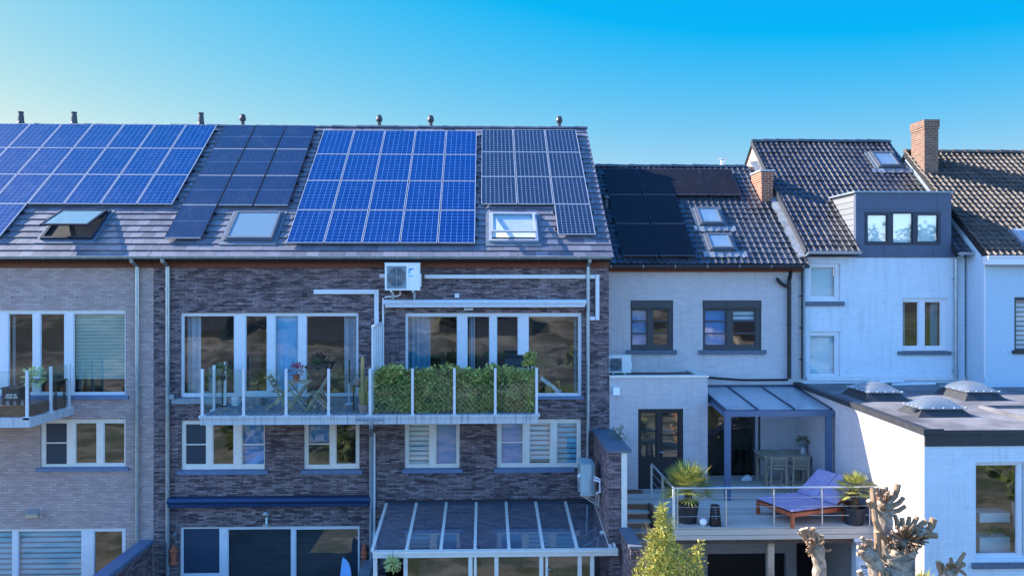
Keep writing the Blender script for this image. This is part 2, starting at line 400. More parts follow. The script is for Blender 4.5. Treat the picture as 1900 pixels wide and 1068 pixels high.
def slab_holes(mb, x0, z0, x1, z1, Y0, Y1, holes, mi=0):   # frame: solid slab between Y0 and Y1 with holes
    grid_wall(mb, x0, x1, z0, z1, Y0, holes, Y1-Y0, mi)
    for q in (((x0,Y0,z0),(x0,Y0,z1),(x0,Y1,z1),(x0,Y1,z0)), ((x1,Y0,z0),(x1,Y1,z0),(x1,Y1,z1),(x1,Y0,z1)),
              ((x0,Y0,z1),(x1,Y0,z1),(x1,Y1,z1),(x0,Y1,z1)), ((x0,Y0,z0),(x0,Y1,z0),(x1,Y1,z0),(x1,Y0,z0))): mb.face(q, mi)

def sheet(parent, name, x0, z0, x1, z1, Y, mat):
    mb = MB(); mb.face([(x0,Y,z0),(x1,Y,z0),(x1,Y,z1),(x0,Y,z1)]); return mb.build(name, mat, parent)
def curtain(parent, x0, z0, x1, z1, Y, mat, waves=None, name='curtain'):
    mb = MB(); n = max(12, int((x1-x0)/.012)); w = waves or max(2, int((x1-x0)/.13))
    P = []
    for i in range(n+1):
        t = i/n; P.append((x0+(x1-x0)*t, Y + .03*math.sin(2*math.pi*w*t)+.012*math.sin(2*math.pi*w*2.3*t+1)))
    for a, b in zip(P, P[1:]):
        mb.face([(a[0],a[1],z0),(b[0],b[1],z0),(b[0],b[1],z1),(a[0],a[1],z1)], 0, None, True)
    return mb.build(name, mat, parent)

def window(house, outer, lights, Y, fmat='pvc', sill=None, sillmat='sill_blue', name='window', proud=-.05, sash=True, bars=None, label=None, extra=None, room_depth=True, pane_mat='glass'):
    """outer: px rect; lights: list of (px x0, y0, x1, y1, {screen, blind, curtain...}). Returns the window object."""
    X0, Z0, X1, Z1 = xz(*outer, Y); Yf = Y - proud            # frame front plane
    holes = [xz(*l[:4], Y) for l in lights]
    mb = MB(); slab_holes(mb, X0, Z0, X1, Z1, Yf, Yf+.07, holes)
    if sash:
        for h in holes:                                       # inner sash rebate: a thin stepped bead around each light
            w = .022
            mb2 = [(h[0],h[1],h[0]+w,h[3]),(h[2]-w,h[1],h[2],h[3]),(h[0]+w,h[3]-w,h[2]-w,h[3]),(h[0]+w,h[1],h[2]-w,h[1]+w)]
            for b in mb2: mb.box(b[0],Yf+.022,b[1],b[2],Yf+.06,b[3])
    for b in (bars or []):                                    # glazing bars, px rects
        q = xz(*b, Y); mb.box(q[0],Yf+.012,q[1],q[2],Yf+.05,q[3])
    w = mb.build(name, M[fmat], house)
    if label: w['label'] = label
    gp = {}
    for l, h in zip(lights, holes):
        o = l[4] if len(l) > 4 else {}
        gp.setdefault(o.get('glass', pane_mat), []).append(h)
        if 'blind' in o:
            d = o.get('drop', 1.0)
            sheet(w, 'blind', h[0]+.01, h[3]-(h[3]-h[1])*d, h[2]-.01, h[3], Yf+.11, M[o['blind']])
        for c in o.get('curtains', []):                       # (fraction from, fraction to, material)
            curtain(w, h[0]+(h[2]-h[0])*c[0], h[1]-.1, h[0]+(h[2]-h[0])*c[1], h[3]+.02, Yf+.22, M[c[2]])
        if o.get('screenbar'):
            pass
    for mt, hs in gp.items():
        g = MB()
        for h in hs:
            a = .012; yy = Yf+.045
            # tiny individual tilt: real panes are never perfectly aligned
            t1, t2 = random.uniform(-.004,.004), random.uniform(-.004,.004)
            g.face([(h[0]+a,yy-t1,h[1]+a),(h[2]-a,yy+t1+t2,h[1]+a),(h[2]-a,yy+t1,h[3]-a),(h[0]+a,yy-t1-t2,h[3]-a)])
        g.build('insect_screen' if mt == 'screen' else 'pane', M[mt], w)
    if sill:
        q = xz(*sill, Y-.05); s = MB(); s.hexa([(q[0],Y-.07,q[1]),(q[2],Y-.07,q[1]),(q[2],Y+.05,q[1]),(q[0],Y+.05,q[1]),
                                              (q[0],Y-.07,q[3]),(q[2],Y-.07,q[3]),(q[2],Y+.05,q[3]+.02),(q[0],Y+.05,q[3]+.02)])
        s.build('sill', M[sillmat], w)
    return w

def rooms(house, x0, x1, Y, floors, depth=3.6):
    mb = MB(); y0, y1 = Y+.16, Y+depth
    for za, zb in floors:
        mb.face([(x0,y1,za),(x1,y1,za),(x1,y1,zb),(x0,y1,zb)], 0)
        mb.face([(x0,y0,zb),(x1,y0,zb),(x1,y1,zb),(x0,y1,zb)], 0)
        mb.face([(x0,y0,za),(x1,y0,za),(x1,y1,za),(x0,y1,za)], 1)
        mb.face([(x0,y0,za),(x0,y1,za),(x0,y1,zb),(x0,y0,zb)], 0)
        mb.face([(x1,y0,za),(x1,y1,za),(x1,y1,zb),(x1,y0,zb)], 0)
        # a doorway and a dresser give the dim rooms something to show
        w = x1-x0; cx = x0+w*random.uniform(.3,.7)
        mb.box(cx-.45, y1-.05, za, cx+.45, y1-.01, za+2.05, 1)
        mb.box(x0+w*.1, y1-.5, za, x0+w*.25, y1-.02, za+.9, 1)
    return mb.build('room_interior', [M['room'], M['room_floor']], house)

class Roof:
    def __init__(s, Ye, ze, tan): s.Ye, s.ze, s.a = Ye, ze, math.atan(tan); s.c, s.s = math.cos(s.a), math.sin(s.a)
    def pt(s, x, t, h=0): return Vector((x, s.Ye + t*s.c - h*s.s, s.ze + t*s.s + h*s.c))
    def hit(s, px, py, h=0):             # -> (x, t)
        d = ray(px, py); n = Vector((0,-s.s,s.c)); p0 = s.pt(0,0,h)
        k = n.dot(p0 - Vector((0,0,H))) / n.dot(d); p = Vector((0,0,H)) + d*k
        return p.x, (p.y - p0.y)/s.c
    def box(s, mb, x0, t0, x1, t1, h0, h1, mi=0):
        mb.hexa([s.pt(x0,t0,h0),s.pt(x1,t0,h0),s.pt(x1,t1,h0),s.pt(x0,t1,h0),s.pt(x0,t0,h1),s.pt(x1,t0,h1),s.pt(x1,t1,h1),s.pt(x0,t1,h1)], mi)

def roof_shell(mb, rf, x0, x1, smax, mi, back=True):
    rf.box(mb, x0, 0.02, x1, smax, -.16, -.012, mi)
    if back:
        top = rf.pt(0, smax, -.005); L = smax*1.0
        b = Vector((0, top.y + L*rf.c, top.z - L*rf.s))
        mb.face([(x0,top.y,top.z),(x1,top.y,top.z),(x1,b.y,b.z),(x0,b.y,b.z)], mi)
        mb.face([(x0,top.y,top.z-.15),(x1,top.y,top.z-.15),(x1,b.y,b.z-.15),(x0,b.y,b.z-.15)], mi)

def flat_tiles(mb, rf, x0, x1, smax, tw=.33, tl=.305, mi=0):
    n = int(round(smax/tl)); tl = smax/n
    for r in range(n):
        off = (r % 2)*tw/2; k = int(math.floor((x0-off)/tw))
        while True:
            a, b = off+k*tw+.003, off+(k+1)*tw-.003; k += 1
            if a >= x1: break
            a2, b2 = max(a, x0), min(b, x1)
            if b2-a2 < .02: continue
            j = random.uniform(-.003,.003); j2 = random.uniform(-.003,.003)
            t0, t1 = r*tl-.03+random.uniform(-.003,.003), (r+1)*tl+.02
            lo, hi = .038+j, .004
            p = [rf.pt(a2,t0,lo), rf.pt(b2,t0,lo+j2), rf.pt(b2,t1,hi), rf.pt(a2,t1,hi)]
            q = [rf.pt(a2,t0,lo-.018), rf.pt(b2,t0,lo+j2-.018), rf.pt(b2,t1,hi-.012), rf.pt(a2,t1,hi-.012)]
            mb.hexa(q+p, mi)

def pantiles(mb, rf, x0, x1, smax, tw=.22, tl=.33, amp=.035, mi=0, seg=8, lip=.03, ph=None):
    n = int(round(smax/tl)); tl = smax/n; nx = int((x1-x0)/tw*seg)
    def prof(u):
        f = u % 1.0
        return amp*(math.sin(math.pi*f/.36) if f < .36 else -.14*math.sin(math.pi*(f-.36)/.64))
    xs = [x0+(x1-x0)*i/nx for i in range(nx+1)]; us = [(x-(x0 if ph is None else ph))/tw for x in xs]
    for r in range(n):
        t0, t1 = r*tl-.025, (r+1)*tl+.01; jt = {}
        for i in range(nx):
            a, b = xs[i], xs[i+1]; pa, pb = prof(us[i]), prof(us[i+1]); q_ = math.floor((us[i]+us[i+1])/2)
            if q_ not in jt: jt[q_] = (random.gauss(0,.0035)+.006*math.sin(q_*.37+r*.23)+.005*math.sin(r*.9-q_*.11), random.gauss(0,.004)+(-.03 if random.random()<.004 else 0))
            pa += jt[q_][0]; pb += jt[q_][0]
            tcell = int(us[i]); jit = .0
            uva = [(us[i]*.9999, r+.02),(us[i+1]*.9999, r+.02),(us[i+1]*.9999, r+.98),(us[i]*.9999, r+.98)]
            cellu = math.floor((us[i]+us[i+1])/2)
            uva = [(min(max(u,cellu+.001),cellu+.999), v) for u, v in uva]
            t_ = t0+jt[q_][1]; mb.face([rf.pt(a,t_,lip+pa), rf.pt(b,t_,lip+pb), rf.pt(b,t1,pb), rf.pt(a,t1,pa)], mi, uva, True)
            mb.face([rf.pt(a,t_,pa+lip-.02), rf.pt(b,t_,pb+lip-.02), rf.pt(b,t_,lip+pb), rf.pt(a,t_,lip+pa)], mi, uva)

def ridge(house, rf, smax, x0, x1, mat, r=.1, L=.42, name='ridge', hump=1.12, lift=-.02):
    mb = MB(); top = rf.pt(0, smax, 0); n = max(1,int(round((x1-x0)/L))); L = (x1-x0)/n
    for k in range(n):
        a, b = x0+k*L, x0+(k+1)*L+.03
        pr = []
        jz = random.gauss(0,.006)
        for (xx, rr) in ((a, r*hump),(b, r*.94)):
            pr.append([(xx, top.y+rr*1.15*math.cos(math.pi*i/8), top.z+lift+jz+rr*math.sin(math.pi*i/8)) for i in range(9)])
        for i in range(8): mb.face([pr[0][i],pr[0][i+1],pr[1][i+1],pr[1][i]], 0, None, True)
        mb.face(pr[0]); mb.face(pr[1][::-1])
    return mb.build(name, mat, house)

def gutter(house, x0, x1, Y, z, r=.065, mat='zinc', brackets=.52):
    mb = MB(); n = 8; A = [(Y-r*math.cos(math.pi*i/n), z-r*math.sin(math.pi*i/n)*1.15) for i in range(n+1)]
    for (ra, flip) in ((0,0),):
        for i in range(n):
            mb.face([(x0,)+A[i],(x1,)+A[i],(x1,)+A[i+1],(x0,)+A[i+1]],0,None,True)
    mb.face([(x0,)+a for a in A]); mb.face([(x1,)+a for a in A][::-1])
    mb.tube([(x0,Y-r,z),(x1,Y-r,z)], .011, 6)                 # rolled front bead
    k = x0+.2
    while brackets and k < x1:
        B = [(Y-(r+.004)*math.cos(math.pi*i/n), z-(r+.004)*math.sin(math.pi*i/n)*1.15) for i in range(n+1)]
        for i in range(n): mb.face([(k-.012,)+B[i],(k+.012,)+B[i],(k+.012,)+B[i+1],(k-.012,)+B[i+1]],1)
        mb.box(k-.012,Y-r-.01,z-.004,k+.012,Y+r,z+.006,1); k += brackets
    return mb.build('gutter', [M[mat], M['alu']], house)

def downpipe(house, px, py0, py1, Y, r=.05, mat='zinc', swan=None, name='downpipe', clips=2.6):
    a = at(px, py0, Y-.09); b = at(px, py1, Y-.09); mb = MB()
    pts = [a, Vector((a.x, a.y, b.z))]
    if swan: pts = [Vector((a.x, swan[0], swan[1])), Vector((a.x, swan[0], swan[1]-.06)), Vector((a.x, a.y, a.z-.12))] + pts[1:]
    mb.tube(pts, r, 10)
    z = a.z-.7
    while clips and z > b.z+.1:
        mb.tube([(a.x,a.y,z-.02),(a.x,a.y,z+.02)], r+.008, 10); mb.box(a.x-r-.03,a.y+.01,z-.012,a.x+r+.03,a.y+.09,z+.012); z -= clips
    return mb.build(name, M[mat], house)

def skylight(parent, rf, x0, t0, x1, t1, fr=.075, h=.1, open_ang=0, mat='dark_alu', glassm='skyglass', blind=None, name='skylight', hinge=1.0):
    mb = MB(); w = fr
    for q in ((x0,t0,x0+w,t1),(x1-w,t0,x1,t1),(x0+w,t0,x1-w,t0+w),(x0+w,t1-w*1.3,x1-w,t1)): rf.box(mb,*q,-.02,h)
    rf.box(mb, x0-.09, t0-.16, x1+.09, t0, .005, .045, 1); rf.box(mb, x0-.09, t0, x0-.002, t1+.06, .0, .05, 1); rf.box(mb, x1+.002, t0, x1+.09, t1+.06, .0, .05, 1)
    fo = mb.build(name, [M[mat], M['bluestone']], parent)
    # sash
    a0, a1, s0, s1 = x0+w*.75, x1-w*.75, t0+w*.75, t1-w*1.0
    th = t0+(t1-t0)*hinge; ca, sa = math.cos(open_ang), math.sin(open_ang)
    def P(x, t, hh):
        d = t-th; return rf.pt(x, th + d*ca + (hh-h)*sa, h - d*sa + (hh-h)*ca)
    sb = MB(); v = .055
    def sbox(xa,ta,xb,tb,ha,hb,target):
        target.hexa([P(xa,ta,ha),P(xb,ta,ha),P(xb,tb,ha),P(xa,tb,ha),P(xa,ta,hb),P(xb,ta,hb),P(xb,tb,hb),P(xa,tb,hb)])
    for q in ((a0,s0,a0+v,s1),(a1-v,s0,a1,s1),(a0+v,s0,a1-v,s0+v*1.2),(a0+v,s1-v,a1-v,s1)): sbox(*q,h-.015,h+.03,sb)
    sb.build('sash', M[mat], fo)
    g = MB(); g.face([P(a0+v,s0+v*1.2,h+.012),P(a1-v,s0+v*1.2,h+.012),P(a1-v,s1-v,h+.012),P(a0+v,s1-v,h+.012)]); g.build('pane', M[glassm], fo)
    d = MB(); rf.box(d, x0+w, t0+w, x1-w, t1-w*1.3, -.02, .05)
    d.build('dark_infill', M['under'], fo)  # near-black sheet painted in for the unlit interior below the pane
    if blind:
        b = MB(); tt = t0+w+(t1-t0)*blind[1]; b.face([rf.pt(x0+w,tt,.06),rf.pt(x1-w,tt,.06),rf.pt(x1-w,t1-w,.06),rf.pt(x0+w,t1-w,.06)]); b.build('blind', M[blind[0]], fo)
    return fo

def gable_sides(house, x0, x1, Yf, rf, smax, z0, mats, sides=(1,1), name='side_wall', front_z=None):
    mb = MB();  top = rf.pt(0, smax, -.17); back = top.y + (top.y-rf.Ye); 
    for on, x in zip(sides, (x0, x1)):
        if not on: continue
        fz = front_z if front_z is not None else rf.ze + (Yf-rf.Ye)*math.tan(rf.a) - .2
        bz = rf.ze-.2
        g = MB(); g.face([(x,Yf,z0),(x,back,z0),(x,back,bz),(x,top.y,top.z),(x,Yf,fz)], 0); g.build(name, mats, house)
    bk = back
    mb.face([(x0,bk,z0),(x1,bk,z0),(x1,bk,rf.ze-.2),(x0,bk,rf.ze-.2)], 0)
    return mb.build('rear_wall', mats, house)

def chimney(house, x0, y0, z0, x1, y1, z1, mat, cap=None, corbel=.03, label=None):
    mb = MB(); mb.box(x0,y0,z0,x1,y1,z1-.3)
    mb.box(x0-corbel*.6,y0-corbel*.6,z1-.3,x1+corbel*.6,y1+corbel*.6,z1-.22); mb.box(x0-corbel,y0-corbel,z1-.22,x1+corbel,y1+corbel,z1)
    o = mb.build('chimney', M[mat], house)
    if cap:
        c = MB(); c.box(x0-.05,y0-.05,z1+.002,x1+.05,y1+.05,z1+.05); c.build('chimney_cap', M[cap], o)
    return o

def vent_pipe(parent, p, tall):
    mb = MB(); x, y, z = p
    if tall: prof = [(.12,-.2),(.12,.02),(.1,.06),(.09,.22),(.075,.34),(.09,.36),(.09,.39),(.0,.4)]
    else: prof = [(.06,-.2),(.06,.12),(.095,.14),(.11,.2),(.095,.27),(.075,.3),(.075,.34),(0,.36)]
    mb.lathe((x,y,z), prof, 14)
    return mb.build('roof_vent', M['anthracite'], parent)
# ================================================================== MAIN ROW: beige house and two dark brick houses under one slate roof
rm = Roof(22.35, at(600,477,22.35).z, .7265)
SM = rm.hit(600,236)[1]
XA, XB, XC, XD = at(-260,500,YF).x, at(285,500,YF).x, at(690,500,YF).x, at(1130,500,YF).x
ZT = at(600,490,YF).z                       # top of the brick
def zpx(py, Y, px=600): return at(px,py,Y).z
houses = {}
def main_house(name, label, x0, x1, wallmat, openings, sides, Yw=YF):
    h = thing(name, label, 'house', ((x0+x1)/2, Yw, 0))
    mb = MB(); grid_wall(mb, x0, x1, 0, ZT, Yw, openings); mb.build('wall', M[wallmat], h)
    gable_sides(h, x0+.002, x1, Yw, rm, SM, 0, M[wallmat], sides)
    r = MB(); roof_shell(r, rm, x0, x1, SM, 1); flat_tiles(r, rm, x0, x1+(.06 if sides[1] else 0), SM)
    ro = r.build('roof', [M['slate'], M['under']], h)
    ridge(h, rm, SM, x0, x1+(.06 if sides[1] else 0), M['ridge_tile'], r=.085, L=.4)
    f = MB(); f.box(x0+.003, Yw-.06, ZT-.09, x1-.003, Yw-.002, ZT+.06); f.build('fascia', M['fascia_brown'], h)
    gutter(h, x0+.003, x1-.003, 22.36, zpx(475.5,22.3), r=.062)
    return h, ro
floors = [(.02,2.75),(2.85,5.45),(5.52,8.2),(8.3,9.0)]

# ---------------- beige house
A_up = (-60,575,233,736); A_mid = (75,777,233,868); A_gr = (-60,980,233,1160)
h1, r1 = main_house('terraced_house', 'beige brick terraced house cut by the left edge, with an angled balcony', XA, XB-.003, 'beige_brick', [xz(*q,YF) for q in (A_up,A_mid,A_gr)], (1,0))
rooms(h1, XA+.1, XB-.1, YF, floors)
window(h1, A_up, [(-50,580,-30,730),(13,581,59,729,{'curtains':[(.0,.12,'curtain_sheer')]}),(72,581,118,729),(134,581,231,729,{'blind':'blind_green','drop':.83})], YF, sill=(-62,735,238,741))
window(h1, A_mid, [(81,784,123,863,{'glass':'screen'}),(137,784,178,861),(190,784,230,861)], YF, 'cream_pvc', sill=(66,868,238,874), bars=[(81,821,123,823)])
window(h1, A_gr, [(-55,985,21,1150,{'blind':'blind_teal'}),(31,985,150,1150,{'blind':'blind_teal','drop':.6}),(172,985,226,1150)], YF, 'pvc')
downpipe(h1, 254.5, 486, 1000, YF, .052, swan=(22.34, zpx(480,22.34)))
for px in (22,83,143,204):
    a = at(px,552,YF); mb = MB(); mb.box(a.x-.006,YF-.004,a.z-.03,a.x+.006,YF-.001,a.z+.03); mb.build('weep_vent', M['black'], h1)
mb = MB(); a0, za, a1, zb = xz(53,945,76,957,YF); mb.prism([(YF-.002,za),(YF-.16,za),(YF-.18,(za+zb)/2),(YF-.1,zb),(YF-.002,zb+.01)], a0, a1)
mb.box(a1-.02,YF-.012,za-.04,a1+.02,YF-.002,zb+.05); tag(mb.build('vent_hood', M['alu']), 'small silver vent hood on the beige brick wall above the striped blinds', 'vent')

# ---------------- dark brick house, left
B_up = (335,580,665,736); B_m1 = (336,779,491,871); B_m2 = (564,779,667,870); B_gr = (334,976,667,1160)
h2, r2 = main_house('terraced_house', 'dark brick terraced house with a blue awning and folding chairs on its balcony', XB, XC-.002, 'dark_brick', [xz(*q,YF) for q in (B_up,B_m1,B_m2,B_gr)], (0,0))
rooms(h2, XB+.1, XC-.1, YF, floors)
window(h2, B_up, [(338.5,585,434,731,{'curtains':[(.03,.3,'curtain_sheer')]}),(454,585,495,727),(509,585,553,727,{'blind':'roller_blue'}),(567,585,662,731,{'curtains':[(.72,.98,'curtain_sheer')]})], YF, sill=(318,738,668,748), sillmat='zinc_dull',
       bars=[(437,586,440,730)])
window(h2, B_m1, [(342,786,382,863,{'glass':'screen'}),(393,786,433,863),(447,786,490,863,{'blind':'roller_reflect_blue'})], YF, 'cream_pvc', sill=(329,873,497,880), bars=[(342,824,382,826),(447,824,490,826)])
window(h2, B_m2, [(570,786,612,864,{'blind':'roller_reflect_blue','drop':.45}),(622,786,661,862)], YF, 'cream_pvc', sill=(558,872,672,879), bars=[(570,823,612,825)])
window(h2, B_gr, [(337,980,407,1066,{'glass':'screen','blind':'roller_reflect_blue'}),(421,981,540,1150,{'blind':'blind_dark'}),(547,981,665,1150,{'blind':'blind_dark'})], YF, 'pvc')
downpipe(h2, 311, 486, 1075, YF, .055, swan=(22.34, zpx(480,22.34)))
mb = MB(); a0,za,a1,zb = xz(561,543,570,551,YF); mb.box(a0,YF-.05,za,a1,YF-.002,zb); tag(mb.build('wall_vent', M['black']), 'small black vent on the dark brick beside the cable duct', 'vent')
# the little upstand at the left end of the ledge
mb = MB(); a0,za,a1,zb = xz(317,731,325,739,YF); mb.box(a0,YF-.12,za,a1,YF-.03,zb+.01); mb.build('ledge_end', M['zinc_dull'], h2)

# ---------------- dark brick house, right
D_up = (752,580,1079,737); D_m1 = (751,779,853,869); D_m2 = (922,777,1078,868); D_gr = (716,1010,1098,1160)
h3, r3 = main_house('terraced_house', 'dark brick terraced house with a hedge screen on its balcony and a glass conservatory', XC, XD, 'dark_brick', [xz(*q,YF) for q in (D_up,D_m1,D_m2,D_gr)], (0,1))
rooms(h3, XC+.1, XD-.1, YF, floors)
window(h3, D_up, [(755,586,849,731,{'curtains':[(.01,.45,'curtain_blue')]}),(866,586,909,728,{'curtains':[(.1,.35,'curtain_sheer')]}),(921,586,962,728),(980,586,1075,731,{'curtains':[(.92,1.0,'curtain_blue')]})], YF, sill=(748,737,1083,741),
       bars=[(966,588,969,700)])
window(h3, D_m1, [(757,786,797,863,{'blind':'blind_white'}),(808,786,848,862,{'blind':'roller_reflect_blue'})], YF, 'cream_pvc', sill=(746,870,858,877))
window(h3, D_m2, [(929,784,971,861,{'blind':'roller_reflect_blue'}),(982,784,1022,861,{'blind':'blind_white','drop':.95}),(1033,784,1072,861,{'blind':'blind_teal'})], YF, 'cream_pvc', sill=(916,869,1066,876), bars=[(929,820,971,822)])
downpipe(h3, 1091, 486, 925, YF, .05, swan=(22.34, zpx(480,22.34)))
mb = MB(); a0,za,a1,zb = xz(844,544,852,552,YF); mb.box(a0,YF-.06,za,a1,YF-.002,zb); tag(mb.build('sensor_box', M['pvc']), 'small white square box on the brick above the white awning', 'sensor')
mb = MB(); a0,za,a1,zb = xz(861,571,878,575,YF); mb.box(a0,YF-.06,za,a1,YF-.002,zb); mb.box(a0+.1,YF-.075,za,a0+.13,YF-.06,zb); tag(mb.build('wall_light', M['pvc']), 'slim white light fitting above the patio door under the white awning', 'wall light')

# roof vents
for px, py, tall, ro in ((32,222,1,r1),(132,223,1,r1),(370,226,1,r2),(448,228,0,r2),(703,231,0,r3),(799,231,0,r3),(1038,234,0,r3)):
    x, t = rm.hit(px, 236); p = rm.pt(x, SM, .0); vent_pipe(ro, (x, p.y+.12, p.z+.08), tall)
# skylights of the main roof
def sky_px(rf, bl, br, tl, tr):
    a, b, c, d = rf.hit(*bl,.1), rf.hit(*br,.1), rf.hit(*tl,.1), rf.hit(*tr,.1)
    return (a[0]+c[0])/2, (a[1]+b[1])/2, (b[0]+d[0])/2, (c[1]+d[1])/2
skylight(h1, rm, *sky_px(rm,(76,440),(169,442),(111,389),(206,389)), open_ang=R(14), glassm='skyglass')
skylight(h2, rm, *sky_px(rm,(415,444),(508,444),(437,391),(525,391)), mat='velux_grey', fr=.06)
skylight(h3, rm, *sky_px(rm,(908,446),(999,446),(906.5,394),(995,394)), mat='alu_frame', open_ang=R(9), blind=('curtain_white',.1), glassm='glass')

# ------------------------------------------------------------------ balconies
def slab(house, x0, x1, name='balcony'):
    z0, z1 = zpx(787,YB), zpx(771,YB); mb = MB(); mb.box(x0,YB,z0,x1,YF-.002,z1)
    mb.box(x0-.0,YB-.03,z1-.05,x1,YB-.002,z1+.012)           # drip edge
    k = x0+1.4
    return mb.build(name, M['concrete'], house), z1
def rail_post(bal, p, h, mat='white_metal'):
    mb = MB(); x, y, z = p; mb.box(x-.03,y-.03,z+.012,x+.03,y+.03,z+h); mb.box(x-.07,y-.05,z,x+.07,y+.05,z+.02); mb.box(x-.075,y-.06,z-.05,x+.075,y-.045,z+.02)
    return mb.build('post', M[mat], bal)
def pane(bal, a, b, z0, z1, th=.012):
    a, b = Vector(a), Vector(b); mb = MB(); d = (b-a).normalized(); n = Vector((-d.y,d.x,0))*th/2
    mb.hexa([(*(a-n).xy,z0),(*(b-n).xy,z0),(*(b+n).xy,z0),(*(a+n).xy,z0),(*(a-n).xy,z1),(*(b-n).xy,z1),(*(b+n).xy,z1),(*(a+n).xy,z1)])
    return mb.build('glass_panel', M['clear'], bal)
RH = zpx(684,YB)-zpx(771,YB)
xl, xm, xr = at(371,771,YB).x, at(688,771,YB).x, at(999,771,YB).x
b2, ZB = slab(h2, xl, xm-.004); b3, _ = slab(h3, xm, xr)
dk = MB(); dk.box(xl+.1,YB+.12,ZB+.001,xm-.06,YF-.08,ZB+.03); dk.build('decking', M['balcony_deck'], b2)
dk = MB(); dk.box(xm+.06,YB+.12,ZB+.001,xr-.08,YF-.08,ZB+.03); dk.build('decking', M['balcony_deck'], b3)
py_ = YB+.06
fp = [at(p,771,YB).x for p in (374,451,530,609,686)]
for x in fp: rail_post(b2, (x,py_,ZB), RH)
side = [(fp[0],YB+.95),(fp[0],YF-.12)]
for x, y in side: rail_post(b2, (x,y,ZB), RH)
for a, b in zip(fp, fp[1:]): pane(b2, (a+.045,py_,0),(b-.045,py_,0), ZB+.06, ZB+RH-.01)
pane(b2,(fp[0],py_+.05,0),(fp[0],side[0][1]-.05,0),ZB+.06,ZB+RH-.01); pane(b2,(fp[0],side[0][1]+.05,0),(fp[0],side[1][1]-.05,0),ZB+.06,ZB+RH-.01)
fp3 = [at(p,771,YB).x for p in (765,843,919,996)]
for x in fp3: rail_post(b3, (x,py_,ZB), RH)
ff = [fp[-1]]+fp3
for a, b in zip(ff, ff[1:]): pane(b3, (a+.045,py_,0),(b-.045,py_,0), ZB+.06, ZB+RH-.01)
pane(b3,(fp3[-1],py_+.05,0),(fp3[-1],YF-.12,0),ZB+.06,ZB+RH-.01)
rail_post(b3,(fp3[-1],YF-.12,ZB),RH)
# white frosted divider between the two balconies
dv = thing('privacy_screen', 'white framed frosted screen dividing the two dark brick balconies', 'privacy screen', (xm,21.9,ZB))
xs = at(700,640,21.9).x; zt = at(690,607,21.4).z
f = MB(); ys = [21.0,21.45,21.9,22.35,22.72]
for y in ys: f.box(xs-.025,y-.03,ZB+.03,xs+.025,y+.03,zt)
f.box(xs-.03,ys[0]-.03,zt+.001,xs+.03,ys[-1]+.03,zt+.06); f.box(xs-.02,ys[0]+.03,ZB+.05,xs+.02,ys[-1]-.03,ZB+.1); f.build('frame', M['white_metal'], dv)
g = MB()
for a, b in zip(ys, ys[1:]): g.face([(xs,a+.03,ZB+.1),(xs,b-.03,ZB+.1),(xs,b-.03,zt),(xs,a+.03,zt)])
g.build('pane', M['frost'], dv)

# angled balcony of the beige house
zb0, zb1 = zpx(793,YB,0), zpx(775,YB,0)
c0, c1 = at(55,793,YB).x, at(138,760,YF).x; xl1 = XA
mb = MB(); bot = [(xl1,YB),(c0,YB),(c1,YF-.1),(c1,YF-.003),(xl1,YF-.003)]
mb.face([(x,y,zb1) for x,y in bot]); mb.face([(x,y,zb0) for x,y in bot][::-1])
for (a,b) in zip(bot, bot[1:]+bot[:1]): mb.face([(*a,zb0),(*b,zb0),(*b,zb1),(*a,zb1)], 0, [(0,0),(math.dist(a,b),0),(math.dist(a,b),zb1-zb0),(0,zb1-zb0)])
b1 = mb.build('balcony', M['concrete'], h1)
def along(t, inset=.07): return (c0+(c1-c0)*t - .03, YB+.06+(YF-.16-YB-.06)*t)
pp = [(at(-30,775,YB).x,YB+.06),(at(48,775,YB).x,YB+.06),along(.5),along(.97)]
for x,y in pp: rail_post(b1,(x,y,zb1),1.12)
for a,b in zip(pp,pp[1:]):
    d = (Vector((b[0],b[1],0))-Vector((a[0],a[1],0))).normalized()*.05
    pane(b1, Vector((*a,0))+d, Vector((*b,0))-d, zb1+.06, zb1+1.1)
bd = MB()
for a,b in zip([(xl1,YB+.14),(c0-.1,YB+.14)],[(c0-.1,YB+.14),(c1-.13,YF-.22)]):
    bd.bar((*a,zb1+.14),(*b,zb1+.14),.035,.27)
tag(bd.build('border_board', M['board_brown']), 'low brown timber border boards along the edge of the angled balcony', 'border board')
# ------------------------------------------------------------------ solar panels
def panel_proto(name, w, l, cellmat, framemat, fr=.02, th=.035, endmat=None):
    t = thing(name, 'x', 'solar panel')
    f = MB()
    f.box(0,0,0,fr,l,th); f.box(w-fr,0,0,w,l,th); f.box(fr,0,0,w-fr,fr,th,1); f.box(fr,l-fr,0,w-fr,l,th,1); f.box(fr,fr,.004,w-fr,l-fr,.012)
    local(f.build('frame', [M[framemat], M[endmat or framemat]]), t)
    c = MB(); c.face([(fr,fr,th-.004),(w-fr,fr,th-.004),(w-fr,l-fr,th-.004),(fr,l-fr,th-.004)],0,[(0,0),(1,0),(1,1),(0,1)])
    local(c.build('cell_sheet', M[cellmat]), t)
    return t
ORD = ['first','second','third','fourth','fifth','sixth','seventh','eighth']
def place_panel(proto, used, rf, x, t, h, label, group, first):
    o = proto if first else copy_tree(proto)
    p = rf.pt(x, t, h); o.matrix_basis = Matrix.Translation(p) @ Matrix.Rotation(rf.a,4,'X') @ Matrix.Rotation(random.uniform(-.002,.002),4,'Z')
    o['label'] = label; o['group'] = group
